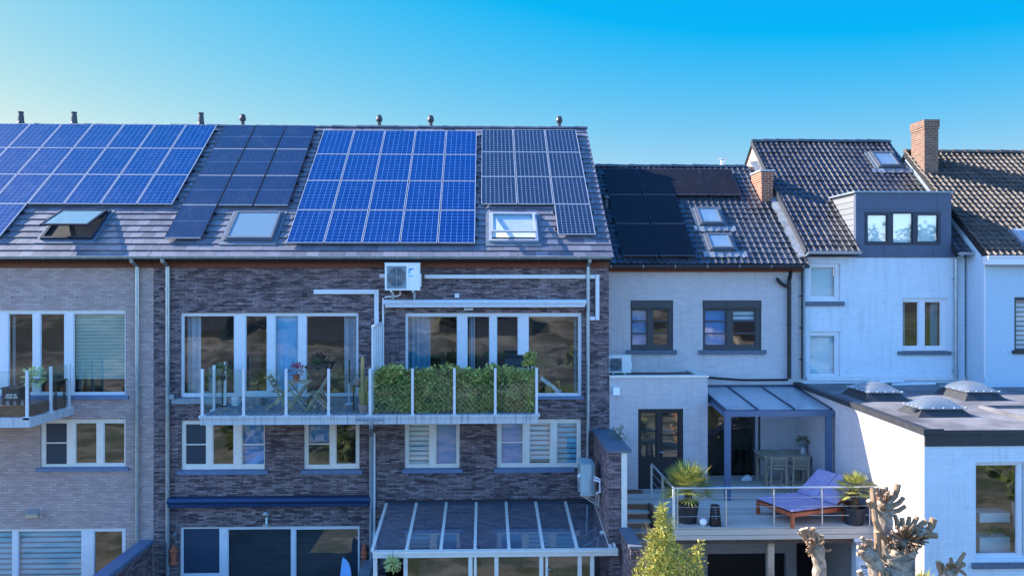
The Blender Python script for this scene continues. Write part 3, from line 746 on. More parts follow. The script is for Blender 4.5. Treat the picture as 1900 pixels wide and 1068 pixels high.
def array(rf, kind, cells, x0, t0, w, l, cellmat, framemat, look, group, lab, h=.1, gap=.024, fr=.015, endmat=None):
    """cells: list of (col, row) with row 0 at the reference row and up positive; lab(col,row)->text"""
    proto = panel_proto('solar_panel', w-gap, l-gap, cellmat, framemat, fr, endmat=endmat); first = True
    for c, r in cells:
        place_panel(proto, None, rf, x0+c*w, t0+r*l, h, look+' '+lab(c,r), group, first); first = False
    # mounting rails under the panels: one rail object per array row is hidden, only ends show
    mb = MB(); cs = {}
    for c, r in cells: cs.setdefault(r,[]).append(c)
    for r, cc in cs.items():
        for k in (.22,.78):
            xa, xb = x0+min(cc)*w-.06, x0+(max(cc)+1)*w+.05
            rf.box(mb, xa, t0+r*l+k*l-.02, xb, t0+r*l+k*l+.02, .04, h-.003)
    return mb
HP = .1+.035
# 1. blue panels on the left house
xb_, tb_ = rm.hit(323,378,HP); xt_, tt_ = rm.hit(402,231,HP)
x_r = (xb_+xt_)/2; l1 = (tt_-tb_)/3; w1 = (x_r - rm.hit(51,377.5,HP)[0])/4
cells = [(-1-c, 2) for c in range(7)]+[(-1-c, 1) for c in range(7)]+[(-1-c, 0) for c in range(6)]+[(-5-c, -1) for c in range(2)]
rows = {2:'top',1:'middle',0:'lower',-1:'lowest'}
rl = array(rm,'poly',cells,x_r,tb_,w1,l1,'pv_poly','alu_frame','blue solar panel,','blue solar panels on the left roof',
   lambda c,r: (f'{ORD[-c-1]} from the right, {rows[r]} row of leftmost array' if r>=0 else ('single panel hanging below the leftmost blue array' if c==-5 else 'hidden left end of the lowest row of the leftmost array')))
tag(rl.build('mounting_rail', M['dark_alu']), 'thin metal mounting rails under the leftmost blue solar array', 'mounting rail')
# 2. dark uniform panels
xb_, tb_ = rm.hit(538,380,HP); xt_, tt_ = rm.hit(586.5,232,HP)
x_r = (xb_+xt_)/2; l2 = (tt_-tb_)/3; w2 = (x_r - rm.hit(338,379.5,HP)[0])/3
cells = [(c-3,r) for r in (2,1,0) for c in range(3)]+[(-3,-1)]
cn = {-3:'left',-2:'middle',-1:'right'}; rows = {2:'top',1:'second',0:'third',-1:'lowest'}
rl = array(rm,'dark',cells,x_r,tb_,w2,l2,'pv_dark','dark_alu','plain slate-blue solar panel,','plain dark blue solar panels',
   lambda c,r: (f'{cn[c]} one, {rows[r]} row of narrow array between blue arrays' if r>=0 else 'single one hanging below the left column of the narrow array'), fr=.012, endmat='alu_frame')
tag(rl.build('mounting_rail', M['dark_alu']), 'thin metal mounting rails under the plain slate-blue solar array', 'mounting rail')
# 3. five by four
xl_, tl_ = rm.hit(531,449.5,HP); xr_, _ = rm.hit(882.5,449.5,HP); _, tt_ = rm.hit(720,241.5,HP); w3 = (xr_-xl_)/5; l3 = (tt_-tl_)/4
rows = {3:'top',2:'second',1:'third',0:'bottom'}
rl = array(rm,'poly',[(c,r) for r in (3,2,1,0) for c in range(5)],xl_,tl_,w3,l3,'pv_poly','alu_frame','vivid blue solar panel,','blue solar panels of the five by four array',
   lambda c,r: f'{ORD[c]} from left, {rows[r]} row of five-by-four array')
tag(rl.build('mounting_rail', M['dark_alu']), 'thin metal mounting rails under the five-by-four blue solar array', 'mounting rail')
# 4. dark cells with white grid
xl_, tl_ = rm.hit(893,377.5,HP); xr_, _ = rm.hit(1096,377.5,HP); _, tt_ = rm.hit(980,240,HP); w4 = (xr_-xl_)/3; l4 = (tt_-tl_)/3
rows = {2:'top',1:'middle',0:'third',-1:'lowest'}; cn = {0:'left',1:'middle',2:'right'}
rl = array(rm,'mono',[(c,r) for r in (2,1,0) for c in range(3)]+[(2,-1)],xl_,tl_,w4,l4,'pv_mono','alu_frame','dark solar panel with white grid,','dark solar panels with a white grid',
   lambda c,r: (f'{cn[c]} one, {rows[r]} row of array near gable' if r>=0 else 'single one hanging beside the opened skylight'))
tag(rl.build('mounting_rail', M['dark_alu']), 'thin metal mounting rails under the white-gridded solar array', 'mounting rail')

# ------------------------------------------------------------------ air conditioners
def ac_unit(loc, rotz, label, w=.86, hgt=.7, d=.32, body='ac_white', logo=True, feet=True):
    t = thing('air_conditioner', label, 'air conditioner', loc, rotz, 'outdoor air conditioner units')
    b = MB(); c = .05                      # chamfered casing, front faces -y
    pr = [(0,0),(w,0),(w,d*.72),(w-.07,d),(0,d)]
    for z in (0,hgt): b.face([(x,y,z) for x,y in (pr if z else pr[::-1])])
    for (p,q) in zip(pr, pr[1:]+pr[:1]): b.face([(*p,0),(*q,0),(*q,hgt),(*p,hgt)])
    b.box(-.008,-.012,hgt+.001,w+.008,d*.7,hgt+.025); b.box(.02,-.012,.005,.05,-.001,hgt-.01); b.box(.64*w-.02,-.012,.03,.64*w+.02,-.001,hgt-.06)
    b.box(.05,-.012,hgt-.06,.64*w-.02,-.001,hgt-.03); b.box(.05,-.012,.015,.64*w-.02,-.001,.04)
    b.box(w+.001,.06,.1,w+.03,d*.6,hgt*.62)          # service cover on the side
    local(b.build('casing', M[body]), t)
    g = MB(); cx, cz, r = .05+(.64*w-.07)/2, hgt*.5, min(.64*w-.09, hgt-.14)/2
    g.face([(.05,-.003,.04),(.64*w-.02,-.003,.04),(.64*w-.02,-.003,hgt-.06),(.05,-.003,hgt-.06)],1)
    n = 28; g.face([(cx+r*math.cos(2*math.pi*i/n),-.006,cz+r*math.sin(2*math.pi*i/n)) for i in range(n)],0)
    for k in range(1,7):
        rr = r*k/6; pts = [(cx+rr*math.cos(2*math.pi*i/24),-.012,cz+rr*math.sin(2*math.pi*i/24)) for i in range(25)]
        g.tube(pts,.0045,4,2,False)
    for i in range(8):
        a = math.pi*2*i/8; g.tube([(cx,-.012,cz),(cx+r*math.cos(a),-.012,cz+r*math.sin(a))],.004,4,2,False)
    local(g.build('fan_grille', [M['grille'], M['zinc_dull'], M['alu']]), t)
    if logo:
        l = MB(); lx, lz = .66*w+.01, hgt-.2
        l.face([(lx,-.005,lz),(lx+.16,-.005,lz+.08),(lx+.03,-.005,lz+.08)],0); l.face([(lx,-.005,lz-.002),(lx+.07,-.005,lz-.002),(lx,-.005,lz-.07)],1)
        l.box(lx,-.006,lz-.13,lx+.12,-.003,lz-.1,1); local(l.build('logo', [M['logo_blue'],M['logo_cyan']]), t)
    if feet:
        for x in (.14,w-.2):
            f = MB(); f.box(x,-.02,-.05,x+.05,d+.12,-.004); f.box(x,d+.08,-.35,x+.05,d+.12,-.05); f.bar((x+.025,.05,-.05),(x+.025,d+.1,-.3),.03,.03)
            local(f.build('bracket', M['alu']), t)
    return t
p = at(714,538.5,YF-.46)
ac_unit(p, 0, 'white air conditioner with blue logo high under the gutter', hgt=(at(714,489,YF-.46).z-p.z), w=(at(779,500,YF-.46).x-p.x), d=.34)

def strip(pts, w, d, Y, mat, label, cat='cable duct', name='cable_duct', group='cable ducts on the brick'):
    mb = MB()
    for (a, b) in pts:
        A, B = at(*a,Y), at(*b,Y)
        x0,x1,z0,z1 = min(A.x,B.x),max(A.x,B.x),min(A.z,B.z),max(A.z,B.z)
        if x1-x0 < z1-z0: mb.box(x0-w/2,Y-d,z0,x1+w/2,Y-.002,z1)
        else: mb.box(x0,Y-d*.98,z0-w/2,x1,Y-.002,z1+w/2)
    return tag(mb.build(name, M[mat]), label, cat, group)
strip([((583,541),(694.5,541)),((699,537),(699,650))], .115, .07, YF, 'pvc', 'white cable duct running right then down beside the left patio windows')
strip([((705,511.5),(715,511.5)),((788,513),(1103.5,513)),((1108,509),(1108,593)),((1094,590),(1103.5,590))], .1, .075, YF, 'pvc', 'long white cable duct from the air conditioner, turning down near the right downpipe')
mb = MB(); P = lambda x,y,d=.06: at(x,y,YF-d)
mb.tube([P(742,539,.2),P(743,546,.12),P(738,549),P(716,550.5),P(711,553),P(711,690)],.025,8)
tag(mb.build('drain_pipe', M['pvc']), 'thin white drain pipe from the air conditioner down past the frosted divider', 'drain pipe')

# ------------------------------------------------------------------ awnings (closed cassettes)
def awning(x0p, x1p, yt, yb, mat, label, d=.2, split=None):
    a0, za, a1, zb = xz(x0p,yt,x1p,yb,YF-d/2)
    t = thing('awning', label, 'awning', ((a0+a1)/2, YF, za))
    hh = zb-za; m = MB()
    pr = [(YF-.003,za+hh*.25),(YF-d*.5,za+hh*.22),(YF-d*.9,za+hh*.38),(YF-d,za+hh*.6),(YF-d*.82,za+hh*.9),(YF-d*.4,zb),(YF-.003,zb)]
    m.prism(pr, a0, a1, 0); m.build('cassette', M[mat], t)
    f = MB(); f.prism([(YF-d*.45,za+hh*.2),(YF-d*.97,za+hh*.36),(YF-d*1.06,za+hh*.3),(YF-d*1.02,za),(YF-d*.5,za)], a0+.02, a1-.02); f.build('front_bar', M[mat], t)
    e = MB(); pe = [(y-.004,z) for y,z in pr]
    for (u,v) in ((a0-.025,a0-.001),(a1+.001,a1+.025)): e.prism(pr,u,v)
    e.build('end_cap', M[mat], t)
    return t
awning(714,1086,555,569.5,'white_metal','white retracted awning cassette above the hedge balcony windows')
awning(313,685,921,938,'awning_blue','long blue retracted awning cassette on the dark brick', d=.22)

# ------------------------------------------------------------------ wall ornaments and lamps
def lantern(px, py, label):
    p = at(px,py,YF-.02); t = thing('wall_lamp', label, 'wall lamp', p); x,y,z = p; y -= .14
    b = MB(); b.box(x-.09,y-.09,z+.12,x+.09,y+.09,z+.15); b.lathe((x,y,z+.15),[(.1,0),(.06,.05),(.0,.08)],10); b.box(x-.08,y-.08,z-.16,x+.08,y+.08,z-.12); b.box(x-.03,y+.05,z+.0,x+.03,YF-.002,z+.05); b.build('mount', M['alu'], t)
    g = MB(); g.lathe((x,y,z-.12),[(.075,0),(.085,.12),(.075,.24)],12); g.build('glass_shade', M['clear'], t)
    c = MB(); c.lathe((x,y,z-.115),[(.03,0),(.03,.05),(.015,.09),(.035,.12),(.0,.17)],8); c.build('bulb_holder', M['letter_white'], t)
lantern(497,960,'small square glass wall lamp with a metal cap below the blue awning')
p = at(322,1045,YF-.12); t = thing('wall_ornament', 'terracotta lantern ornament with a glass bulb hung on the brick by the left downpipe', 'ornament', p)
b = MB(); b.lathe(p,[(0,0),(.11,0),(.11,.03),(.08,.06),(.075,.16),(.09,.3),(.12,.33),(.12,.36),(.06,.39),(.05,.44),(.02,.46),(.02,.5),(0,.51)],14); b.build('body', M['terracotta'], t)
b = MB(); b.lathe((p.x+.04,p.y,p.z+.53),[(.03,0),(.07,.08),(.06,.2),(.02,.3),(.0,.42)],12); b.build('glass_bulb', M['clear'], t)
p = at(676,1042,YF-.08); b = MB(); b.lathe(p,[(0,-.2),(.05,-.2),(.05,0),(.035,.05),(.07,.12),(.08,.25),(.05,.34),(.065,.38),(.03,.46),(0,.5)],12); tag(b.build('wall_ornament', M['terracotta']), 'slim terracotta ornament on the brick between window and shared downpipe', 'ornament')
# pale blue board leaning in front of the ground-floor window
a = at(630,1066,22.0); b = MB(); Yb = 22.0
pts = [(629,1100),(631,1068),(634,1042),(636,1033.5),(643,1039),(648,1046),(651,1060),(653,1100)]
fr = [at(x,y,Yb) for x,y in pts]; bk = [q+Vector((0,.05,0)) for q in fr]
b.face(fr[::-1]); b.face(bk)
for i in range(len(fr)): j=(i+1)%len(fr); b.face([fr[i],bk[i],bk[j],fr[j]])
tag(b.build('leaning_board', M['surf']), 'pale blue pointed board standing before the dark ground-floor window', 'board')

# ------------------------------------------------------------------ shared downpipe below the balconies
t = thing('balcony_drain', 'pale blue double downpipe below the joint of the two balconies', 'drain pipe', at(690,1040,YF))
b = MB(); A = at(688,790,YF-.1); b.tube([at(688.5,786,YB-.1),at(688.5,792,YB-.06)+Vector((0,0,0)),Vector((A.x,YF-.1,A.z-.25)),at(689,1045,YF-.1)],.05,10); b.build('pipe', M['zinc_dull'], t)
b = MB(); b.tube([at(694.5,803,YF-.08),at(694.5,985,YF-.08)],.032,8); b.tube([at(694,985,YF-.08),at(694.5,1010,YF-.12),at(692,1018,YF-.3)],.045,8); b.build('pipe', M['pvc'], t)
b = MB(); b.tube([at(661,778,YB-.1),at(711,778,YB-.1)],.024,8); b.tube([at(688.5,778,YB-.1),at(688.5,788,YB-.1)],.045,8); b.build('cross_pipe', M['zinc_dull'], t)

# ------------------------------------------------------------------ balcony things
def X_furn(name, label, cat, loc, rotz, group=None): return thing(name, label, cat, loc, rotz, group)
def folding_chair(loc, rotz, label):
    t = thing('folding_chair', label, 'folding chair', loc, rotz, 'wooden folding chairs on the balcony')
    s = MB()
    for k in range(6): s.box(-.2,-.2+.066*k,.44,.2,-.2+.066*k+.05,.46)
    local(s.build('seat', M['teak_old']), t)
    bk = MB()
    for x in (-.2,.2): bk.bar((x,-.26,0),(x,.28,.86),.03,.045)
    for k in range(3): z = .6+.1*k; bk.bar((-.2,.28-(.86-z)*.63,z),(.2,.28-(.86-z)*.63,z),.018,.07,(0,0,1))
    local(bk.build('back_frame', M['teak_old']), t)
    lg = MB()
    for x in (-.165,.165): lg.bar((x,.3,0),(x,-.2,.45),.03,.04)
    lg.bar((-.165,.22,.07),(.165,.22,.07),.02,.03); local(lg.build('leg_frame', M['teak_old']), t)
    return t
fl = ZB+.03
def onfloor(px, py): return atz(px, py, fl)
q = onfloor(519,756); folding_chair((at(519,700,21.7).x,21.7,fl), R(90), 'wooden folding chair left of the small table, facing right')
folding_chair((at(591,700,21.6).x,21.6,fl), R(-90), 'wooden folding chair right of the small table, facing left')
t = thing('folding_table', 'small square wooden folding table with a red-leaved pot on it', 'table', (at(553,700,21.5).x,21.5,fl))
b = MB()
for k in range(8): b.box(-.3,-.3+.075*k,.7,.3,-.3+.075*k+.06,.725)
b.box(-.29,-.28,.67,-.25,.28,.699); b.box(.25,-.28,.67,.29,.28,.699); local(b.build('tabletop', M['teak_old']), t)
for y in (-.25,.25):
    b = MB(); b.bar((-.26,y,0),(.24,y-.0,.67),.03,.04); b.bar((.26,y+.035*(1 if y<0 else -1),0),(-.24,y+.035*(1 if y<0 else -1),.67),.03,.04); local(b.build('cross_leg', M['teak_old']), t)
def leafball(mb, c, r, n, L, w, squash=1, mi=0, up=.3):
    c = Vector(c)
    for _ in range(n):
        d = Vector((random.gauss(0,1),random.gauss(0,1),random.gauss(0,1)+up)).normalized(); rr = r*random.random()**.45
        p = c + Vector((d.x,d.y,d.z*squash))*rr
        mb.leaf(p, d+Vector((random.uniform(-.7,.7),random.uniform(-.7,.7),random.uniform(-.4,.5))), Vector((random.gauss(0,1),random.gauss(0,1),random.gauss(0,1)+1)), L*random.uniform(.7,1.2), w*random.uniform(.7,1.2), mi)
def potted(name, label, p, pot_r, pot_h, potmat, leafm, leaf_r, n, L, w, lift=.0, stem=None):
    t = thing(name, label, 'potted plant', p, 0)
    b = MB(); b.lathe((0,0,0),[(0,0),(pot_r*.72,0),(pot_r,pot_h*.85),(pot_r*1.08,pot_h*.86),(pot_r*1.08,pot_h),(pot_r*.92,pot_h),(pot_r*.9,pot_h*.9),(0,pot_h*.9)],16); local(b.build('pot', M[potmat]), t)
    f = MB(); leafball(f,(0,0,pot_h+leaf_r*.6+lift),leaf_r,n,L,w); 
    local(f.build('foliage', M[leafm]), t)
    if stem: s = MB(); s.tube([(0,0,pot_h*.9),(0,0,pot_h+lift+leaf_r*.5)],.012,6); local(s.build('stem', M[stem]), t)
    return t
potted('potted_plant','terracotta pot of dark red leaves on the small wooden table',(at(550,700,21.5).x,21.5,fl+.725),.09,.16,'terracotta','red_leaf',.17,120,.1,.03)
# dark folding table near the windows, with a plant
t = thing('folding_table','dark wooden table with crossed legs close to the window, behind the folding chairs','table',(at(588,700,22.4).x,22.4,fl))
b = MB(); b.box(-.28,-.2,.98,.28,.2,1.02); local(b.build('tabletop', M['timber_dark']), t)
for y in (-.15,.15):
    b = MB(); b.bar((-.27,y,0),(.25,y,.98),.03,.04); b.bar((.27,y+.03,0),(-.25,y+.03,.98),.03,.04); local(b.build('cross_leg', M['timber_dark']), t)
b = MB(); leafball(b,(0,0,.05),.13,90,.1,.025,.5); o = b.build('trailing_plant', M['dull_leaf']); o.location = (at(587,700,22.4).x,22.4,fl+1.03); tag(o,'dark trailing plant on the dark table behind the chairs','plant')
# pole, pots
t = thing('parasol_pole','thin black pole with a white foot standing by the right-hand pane','pole',(at(648,700,22.5).x,22.5,fl))
b = MB(); b.tube([(0,0,.55),(0,0,1.16)],.018,8); local(b.build('pole', M['black']), t); b = MB(); b.tube([(0,0,0),(0,0,.55)],.02,8); b.lathe((0,0,0),[(0,0),(.12,0),(.12,.02),(0,.03)],12); local(b.build('foot', M['white_metal']), t)
t = thing('potted_cactus','tall dry cactus stems in a pinkish pot beside the frosted divider','potted plant',(at(675,700,21.15).x,21.15,fl))
b = MB(); b.lathe((0,0,0),[(0,0),(.1,0),(.15,.19),(.16,.2),(.14,.2),(.13,.17),(0,.16)],14); local(b.build('pot', M['pink_pot']), t)
b = MB()
for (x,y,hh,r,l) in ((-.03,0,1.22,.045,.0),(.03,.03,.72,.05,.03),(-.06,.05,.45,.04,-.05),(.07,-.02,.5,.035,.1),(.0,-.06,.4,.03,.0)):
    b.tube([(x,y,.15),(x+l*.4,y,.15+hh*.5),(x+l,y,.1+hh),(x+l,y,.14+hh)],[r,r*1.05,r*.9,r*.3],9)
local(b.build('stem', M['cactus']), t)
potted('potted_plant','small pinkish pot on a ledge left of the dry cactus',(at(664,711,21.5).x,21.5,fl+.62),.09,.14,'pink_pot','dull_leaf',.08,30,.06,.02)
b = MB(); x=at(664,711,21.5).x; b.box(x-.13,21.4,fl+.585,x+.13,21.6,fl+.615); b.box(x-.12,21.45,fl,x-.09,21.55,fl+.585); b.box(x+.09,21.45,fl,x+.12,21.55,fl+.585); tag(b.build('plant_stand', M['timber_dark']),'narrow dark stand carrying the small pinkish pot','plant stand')
t = potted('hanging_plant','dark round plant in a holder at the left glass side of the balcony',(at(413,690,22.2).x,22.2,fl+.66),.08,.12,'pot_dark','dull_leaf',.2,220,.11,.03)
b = MB(); b.tube([(0,0,-.66),(0,0,.02)],.015,6); b.lathe((0,0,-.66),[(0,0),(.1,0),(.1,.02),(0,.03)],10); local(b.build('stand', M['black']), t)
t = thing('watering_can','small white watering can on the left balcony floor','watering can',(at(437,740,22.4).x,22.4,fl))
b = MB(); b.lathe((0,0,0),[(0,0),(.1,0),(.1,.2),(.07,.22),(0,.22)],12); b.tube([(.09,0,.06),(.2,0,.22)],.015,6); local(b.build('body', M['white_metal']), t); b = MB(); b.tube([(-.09,0,.05),(-.17,0,.12),(-.09,0,.2)],.012,6); local(b.build('handle', M['white_metal']), t)
b = MB(); b.lathe((0,0,0),[(0,0),(.11,0),(.14,.2),(.12,.2),(.1,.16),(0,.16)],12); o = b.build('plant_pot', M['zinc_dull']); o.location=(at(480,737,22.5).x,22.5,fl); tag(o,'grey empty flower pot at the foot of the left sliding door','flower pot')

# hedge screen of the right balcony
xa, xb2 = xm+.06, fp3[-1]-.05; zt = zpx(684,YB+.2); hd = thing('hedge_screen','dense green artificial ivy hedge filling the glass railing of the balcony','hedge',((xa+xb2)/2,YB+.3,ZB))
b = MB(); 
import mathutils
_n = 0
while _n < 11500:
    x = random.uniform(xa,xb2); z = ZB+.03+(zt-ZB-.03)*random.random()
    c_ = mathutils.noise.noise(Vector((x*3.1,z*3.5,1.7))); c2_ = mathutils.noise.noise(Vector((x*7,z*7,4.2)))
    if random.random() > .62+.9*c_+.5*c2_: continue
    _n += 1
    z += .06*math.sin(x*5)+.05*mathutils.noise.noise(Vector((x*4,0,0)))+random.uniform(-.03,.06); y = YB+.16+.13*max(0,-c_-.0)*1.5+.24*random.random()**1.5-.05*c2_
    n = Vector((random.gauss(0,.7),-1,random.gauss(.2,.8))); d = Vector((random.gauss(0,1),random.gauss(0,.5),random.gauss(0,.9)))
    sz = random.uniform(.6,1.35)
    b.leaf((x,max(y,YB+.1),z),d,n,.075*sz,.042*sz, 1 if (abs(x-(xb2-.5))<.28 and z<ZB+.38 and random.random()<.75) else (2 if random.random()<.25+.5*c2_ else 0))
for _ in range(160):
    b.leaf((xb2-.12+random.gauss(0,.07),YB+.2+random.random()*.15,zt+.02+random.random()*.32),(random.gauss(0,1),random.gauss(0,.5),1),(random.gauss(0,.5),-1,.3),.1,.05)
b.build('foliage', [M['ivy'],M['ivy_dry'],M['ivy_pale']], hd)
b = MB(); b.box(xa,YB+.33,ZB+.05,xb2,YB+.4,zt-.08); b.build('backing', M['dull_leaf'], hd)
b = MB(); step = .13; y = YB+.135; hh = (zt-ZB)*.62; k = xa-hh
while k < xb2:
    for s_ in (0,1):
        p0 = [k,ZB+.05]; p1 = [k+hh,ZB+.05+hh]
        if p0[0] < xa: p0 = [xa, p0[1]+xa-p0[0]]
        if p1[0] > xb2: p1 = [xb2, p1[1]-(p1[0]-xb2)]
        if p1[0]-p0[0] > .02:
            if s_: b.bar((xa+xb2-p0[0],y+.012,p0[1]),(xa+xb2-p1[0],y+.012,p1[1]),.006,.004,(0,1,0))
            else: b.bar((p0[0],y,p0[1]),(p1[0],y,p1[1]),.006,.004,(0,1,0))
    k += step
b.build('trellis', M['pale_leaf'] if False else M['cut_wood'], hd)
# barbecue behind the hedge
t = thing('barbecue','black barbecue with a domed lid behind the hedge screen','barbecue',(at(958,690,22.1).x,22.1,fl))
b = MB(); pr = [(-.25,.9),(-.26,1.05),(-.2,1.22),(-.05,1.3),(.1,1.3),(.24,1.2),(.28,.9)]; b.prism(pr,-.28,.28,0,True); local(b.build('lid', M['black']), t)
b = MB(); b.box(-.3,-.27,.72,.3,.27,.899); b.box(.301,-.2,.84,.6,.2,.87); local(b.build('body', M['black']), t)
for sx in (-.26,.26):
    b = MB(); b.box(sx-.02,-.24,0,sx+.02,-.2,.719); b.box(sx-.02,.2,0,sx+.02,.24,.719); local(b.build('leg', M['black']), t)
b = MB(); b.tube([(-.2,-.27,1.0),(-.2,-.31,1.0),(.2,-.31,1.0),(.2,-.27,1.0)],.012,6); local(b.build('handle', M['steel']), t)
# telescope-like white tube on a cardboard box inside the right window
t = thing('cardboard_box','tan cardboard box on the inner window ledge, right patio window','box',at(1016,731,YF+.5))
p = at(1017,730,YF+.5); b = MB(); b.box(p.x-.09,p.y-.1,p.z,p.x+.09,p.y+.1,p.z+.2); b.build('carton', M['cardboard'], t); b = MB(); b.box(p.x-.092,p.y-.03,p.z+.201,p.x+.092,p.y+.03,p.z+.204); b.build('tape', M['cut_wood'], t)
a, c = at(1003,700,YF+.5), at(1035,724,YF+.5); b = MB(); b.bar(a,c,.14,.1); b.box(c.x-.07,YF+.42,p.z,c.x+.09,YF+.58,c.z+.03); tag(b.build('white_trough', M['paper']),'slanted white trough lying over the cardboard box behind the window','trough')
b = MB(); x0 = at(960,735,YF+.3).x; x1 = at(1075,735,YF+.3).x; b.box(x0,YF+.16,p.z-.06,x1,YF+.85,p.z-.003); tag(b.build('window_table', M['timber_dark']),'dark low ledge inside the right patio window carrying the cardboard box','ledge')

# ------------------------------------------------------------------ left balcony things
fl1 = zb1+.004
p = at(27,757,21.55); t = thing('raised_planter','black planter table with white lettering on the angled balcony','planter',(p.x,21.55,fl1))
w = (at(43,740,21.55).x-at(12,740,21.55).x)/2; zt = at(27,717,21.55).z-fl1; zb_ = at(27,741,21.55).z-fl1
b = MB(); b.box(-w,-.2,zb_,w,.2,zt-.03); b.box(-w-.03,-.23,zt-.029,w+.03,.23,zt); local(b.build('trough', M['pot_dark']), t)
for sx in (-w+.03,w-.03):
    for sy in (-.17,.17):
        g = MB(); g.box(sx-.03,sy-.03,0,sx+.03,sy+.03,zb_-.001); local(g.build('leg', M['pot_dark']), t)
def text(s, size, mat, name, parent, loc, rot=(math.pi/2,0,0), align='CENTER'):
    cu = bpy.data.curves.new('text_tmp','FONT'); cu.body = s; cu.size = size; cu.align_x = align; cu.extrude = .001; cu.space_line = .95; cu.offset = size*.02
    o = bpy.data.objects.new('text_tmp', cu); C.objects.link(o); dg = bpy.context.evaluated_depsgraph_get(); dg.update()
    me = bpy.data.meshes.new_from_object(o.evaluated_get(dg)); bpy.data.objects.remove(o); bpy.data.curves.remove(cu)
    me.materials.clear(); me.materials.append(mat); n = bpy.data.objects.new(name, me); C.objects.link(n)
    me.transform(Matrix.Translation(Vector(loc)) @ Matrix.Rotation(rot[2],4,'Z') @ Matrix.Rotation(rot[0],4,'X'))
    return local(n, parent)
text('SPICE UP\nYOUR LIFE', .062, M['letter_white'], 'lettering', t, (.03,-.203,zb_+.12))
t = potted('potted_plant','pale yellow-green flowering plant in a slim white vase on the angled balcony',(at(51,703,21.3).x,21.6,fl1+zt-.12),.05,.2,'pvc','pale_leaf',.22,170,.14,.045)
t = thing('garden_table','dark low table behind the lettered planter','table',(at(78,730,22.3).x,22.3,fl1))
b = MB(); b.box(-.5,-.3,.68,.5,.3,.72); local(b.build('tabletop', M['timber_dark']), t)
for sx in (-.45,.45):
    g = MB(); g.box(sx-.03,-.25,0,sx+.03,-.2,.679); g.box(sx-.03,.2,0,sx+.03,.25,.679); local(g.build('leg', M['timber_dark']), t)
# ------------------------------------------------------------------ conservatory
YC = 19.85
t = thing('conservatory','white framed glass conservatory with a sloping glass roof behind dark brick','conservatory',((XC+XD)/2,YC,0))
zbk, zfr = zpx(930,YF,900), at(900,1018,YC).z
xL, xR = at(718,930,YF).x, at(1103,930,YF).x
def cr(x, k, h=0): return Vector((x, YF-.02+(YC-YF+.02)*k, zbk+(zfr-zbk)*k+h))
nr = 7; xs = [xL+(xR-xL)*i/nr for i in range(nr+1)]
b = MB(); b.box(xL-.04,YF-.1,zbk-.06,xR+.04,YF-.003,zbk+.06); b.build('wall_plate', M['dark_alu'], t)
for x in xs:
    b = MB(); b.hexa([cr(x-.035,0,-.04),cr(x+.035,0,-.04),cr(x+.035,1,-.04),cr(x-.035,1,-.04),cr(x-.035,0,.03),cr(x+.035,0,.03),cr(x+.035,1,.03),cr(x-.035,1,.03)][0:8]); b.build('rafter', M['cream_pvc'], t)
for a,c in zip(xs,xs[1:]):
    b = MB(); b.face([cr(a+.035,.012,.005),cr(a+.035,.985,.005),cr(c-.035,.985,.005),cr(c-.035,.012,.005)]); b.build('roof_pane', M['roofglass'], t)
x0, x1 = at(692,1018,YC-.1).x, at(1146,1018,YC-.1).x
b = MB(); b.box(x0,YC-.16,zfr-.13,x1,YC-.001,zfr-.03); b.box(x0,YC-.19,zfr-.03,x1,YC-.15,zfr+.02); b.box(x0,YC-.05,zfr-.03,x1,YC-.001,zfr+.01); b.box(x0,YC-.15,zfr-.029,x0+.03,YC-.05,zfr+.015); b.box(x1-.03,YC-.15,zfr-.029,x1,YC-.05,zfr+.015)
b.build('front_gutter', M['cream_pvc'], t)
for px in (697,753,873,921,1004,1075,1098):
    b = MB(); x = at(px,1040,YC-.04).x; b.box(x-.045,YC-.13,0,x+.045,YC-.03,zfr-.131); b.build('front_post', M['cream_pvc'], t)
for px in (882,1014):
    b = MB(); x = at(px,1040,YC-.04).x; b.box(x-.03,YC-.12,0,x+.03,YC-.04,zfr-.131); b.build('door_stile', M['cream_pvc'], t)
b = MB(); xx=[at(px,1040,YC-.04).x for px in (753,873,921,1004,1075,1098)]
for a,c in zip(xx,xx[1:]): b.face([(a+.045,YC-.08,.1),(c-.045,YC-.08,.1),(c-.045,YC-.08,zfr-.132),(a+.045,YC-.08,zfr-.132)])
b.build('front_pane', M['glass'], t)
b = MB(); p=at(1014,1056,YC-.16); b.tube([p,p+Vector((.1,0,0))],.012,6); b.build('handle', M['steel'], t)
b = MB(); b.box(at(1016,1030,YC).x,YC-.07,0,at(1074,1030,YC).x,YC-.001,.1); b.build('threshold', M['cream_pvc'], t)
# gutter return at the right and small bracket
b = MB(); a=at(1138,1000,YC+.3); b.bar(cr(x1-.08,.72,.0)+Vector((0,0,.02)),cr(x1-.05,1,.02),.05,.08); b.box(x1-.28,cr(0,.72).y,cr(0,.72).z-.02,x1-.02,cr(0,.72).y+.06,cr(0,.72).z+.05); b.build('side_gutter', M['cream_pvc'], t)
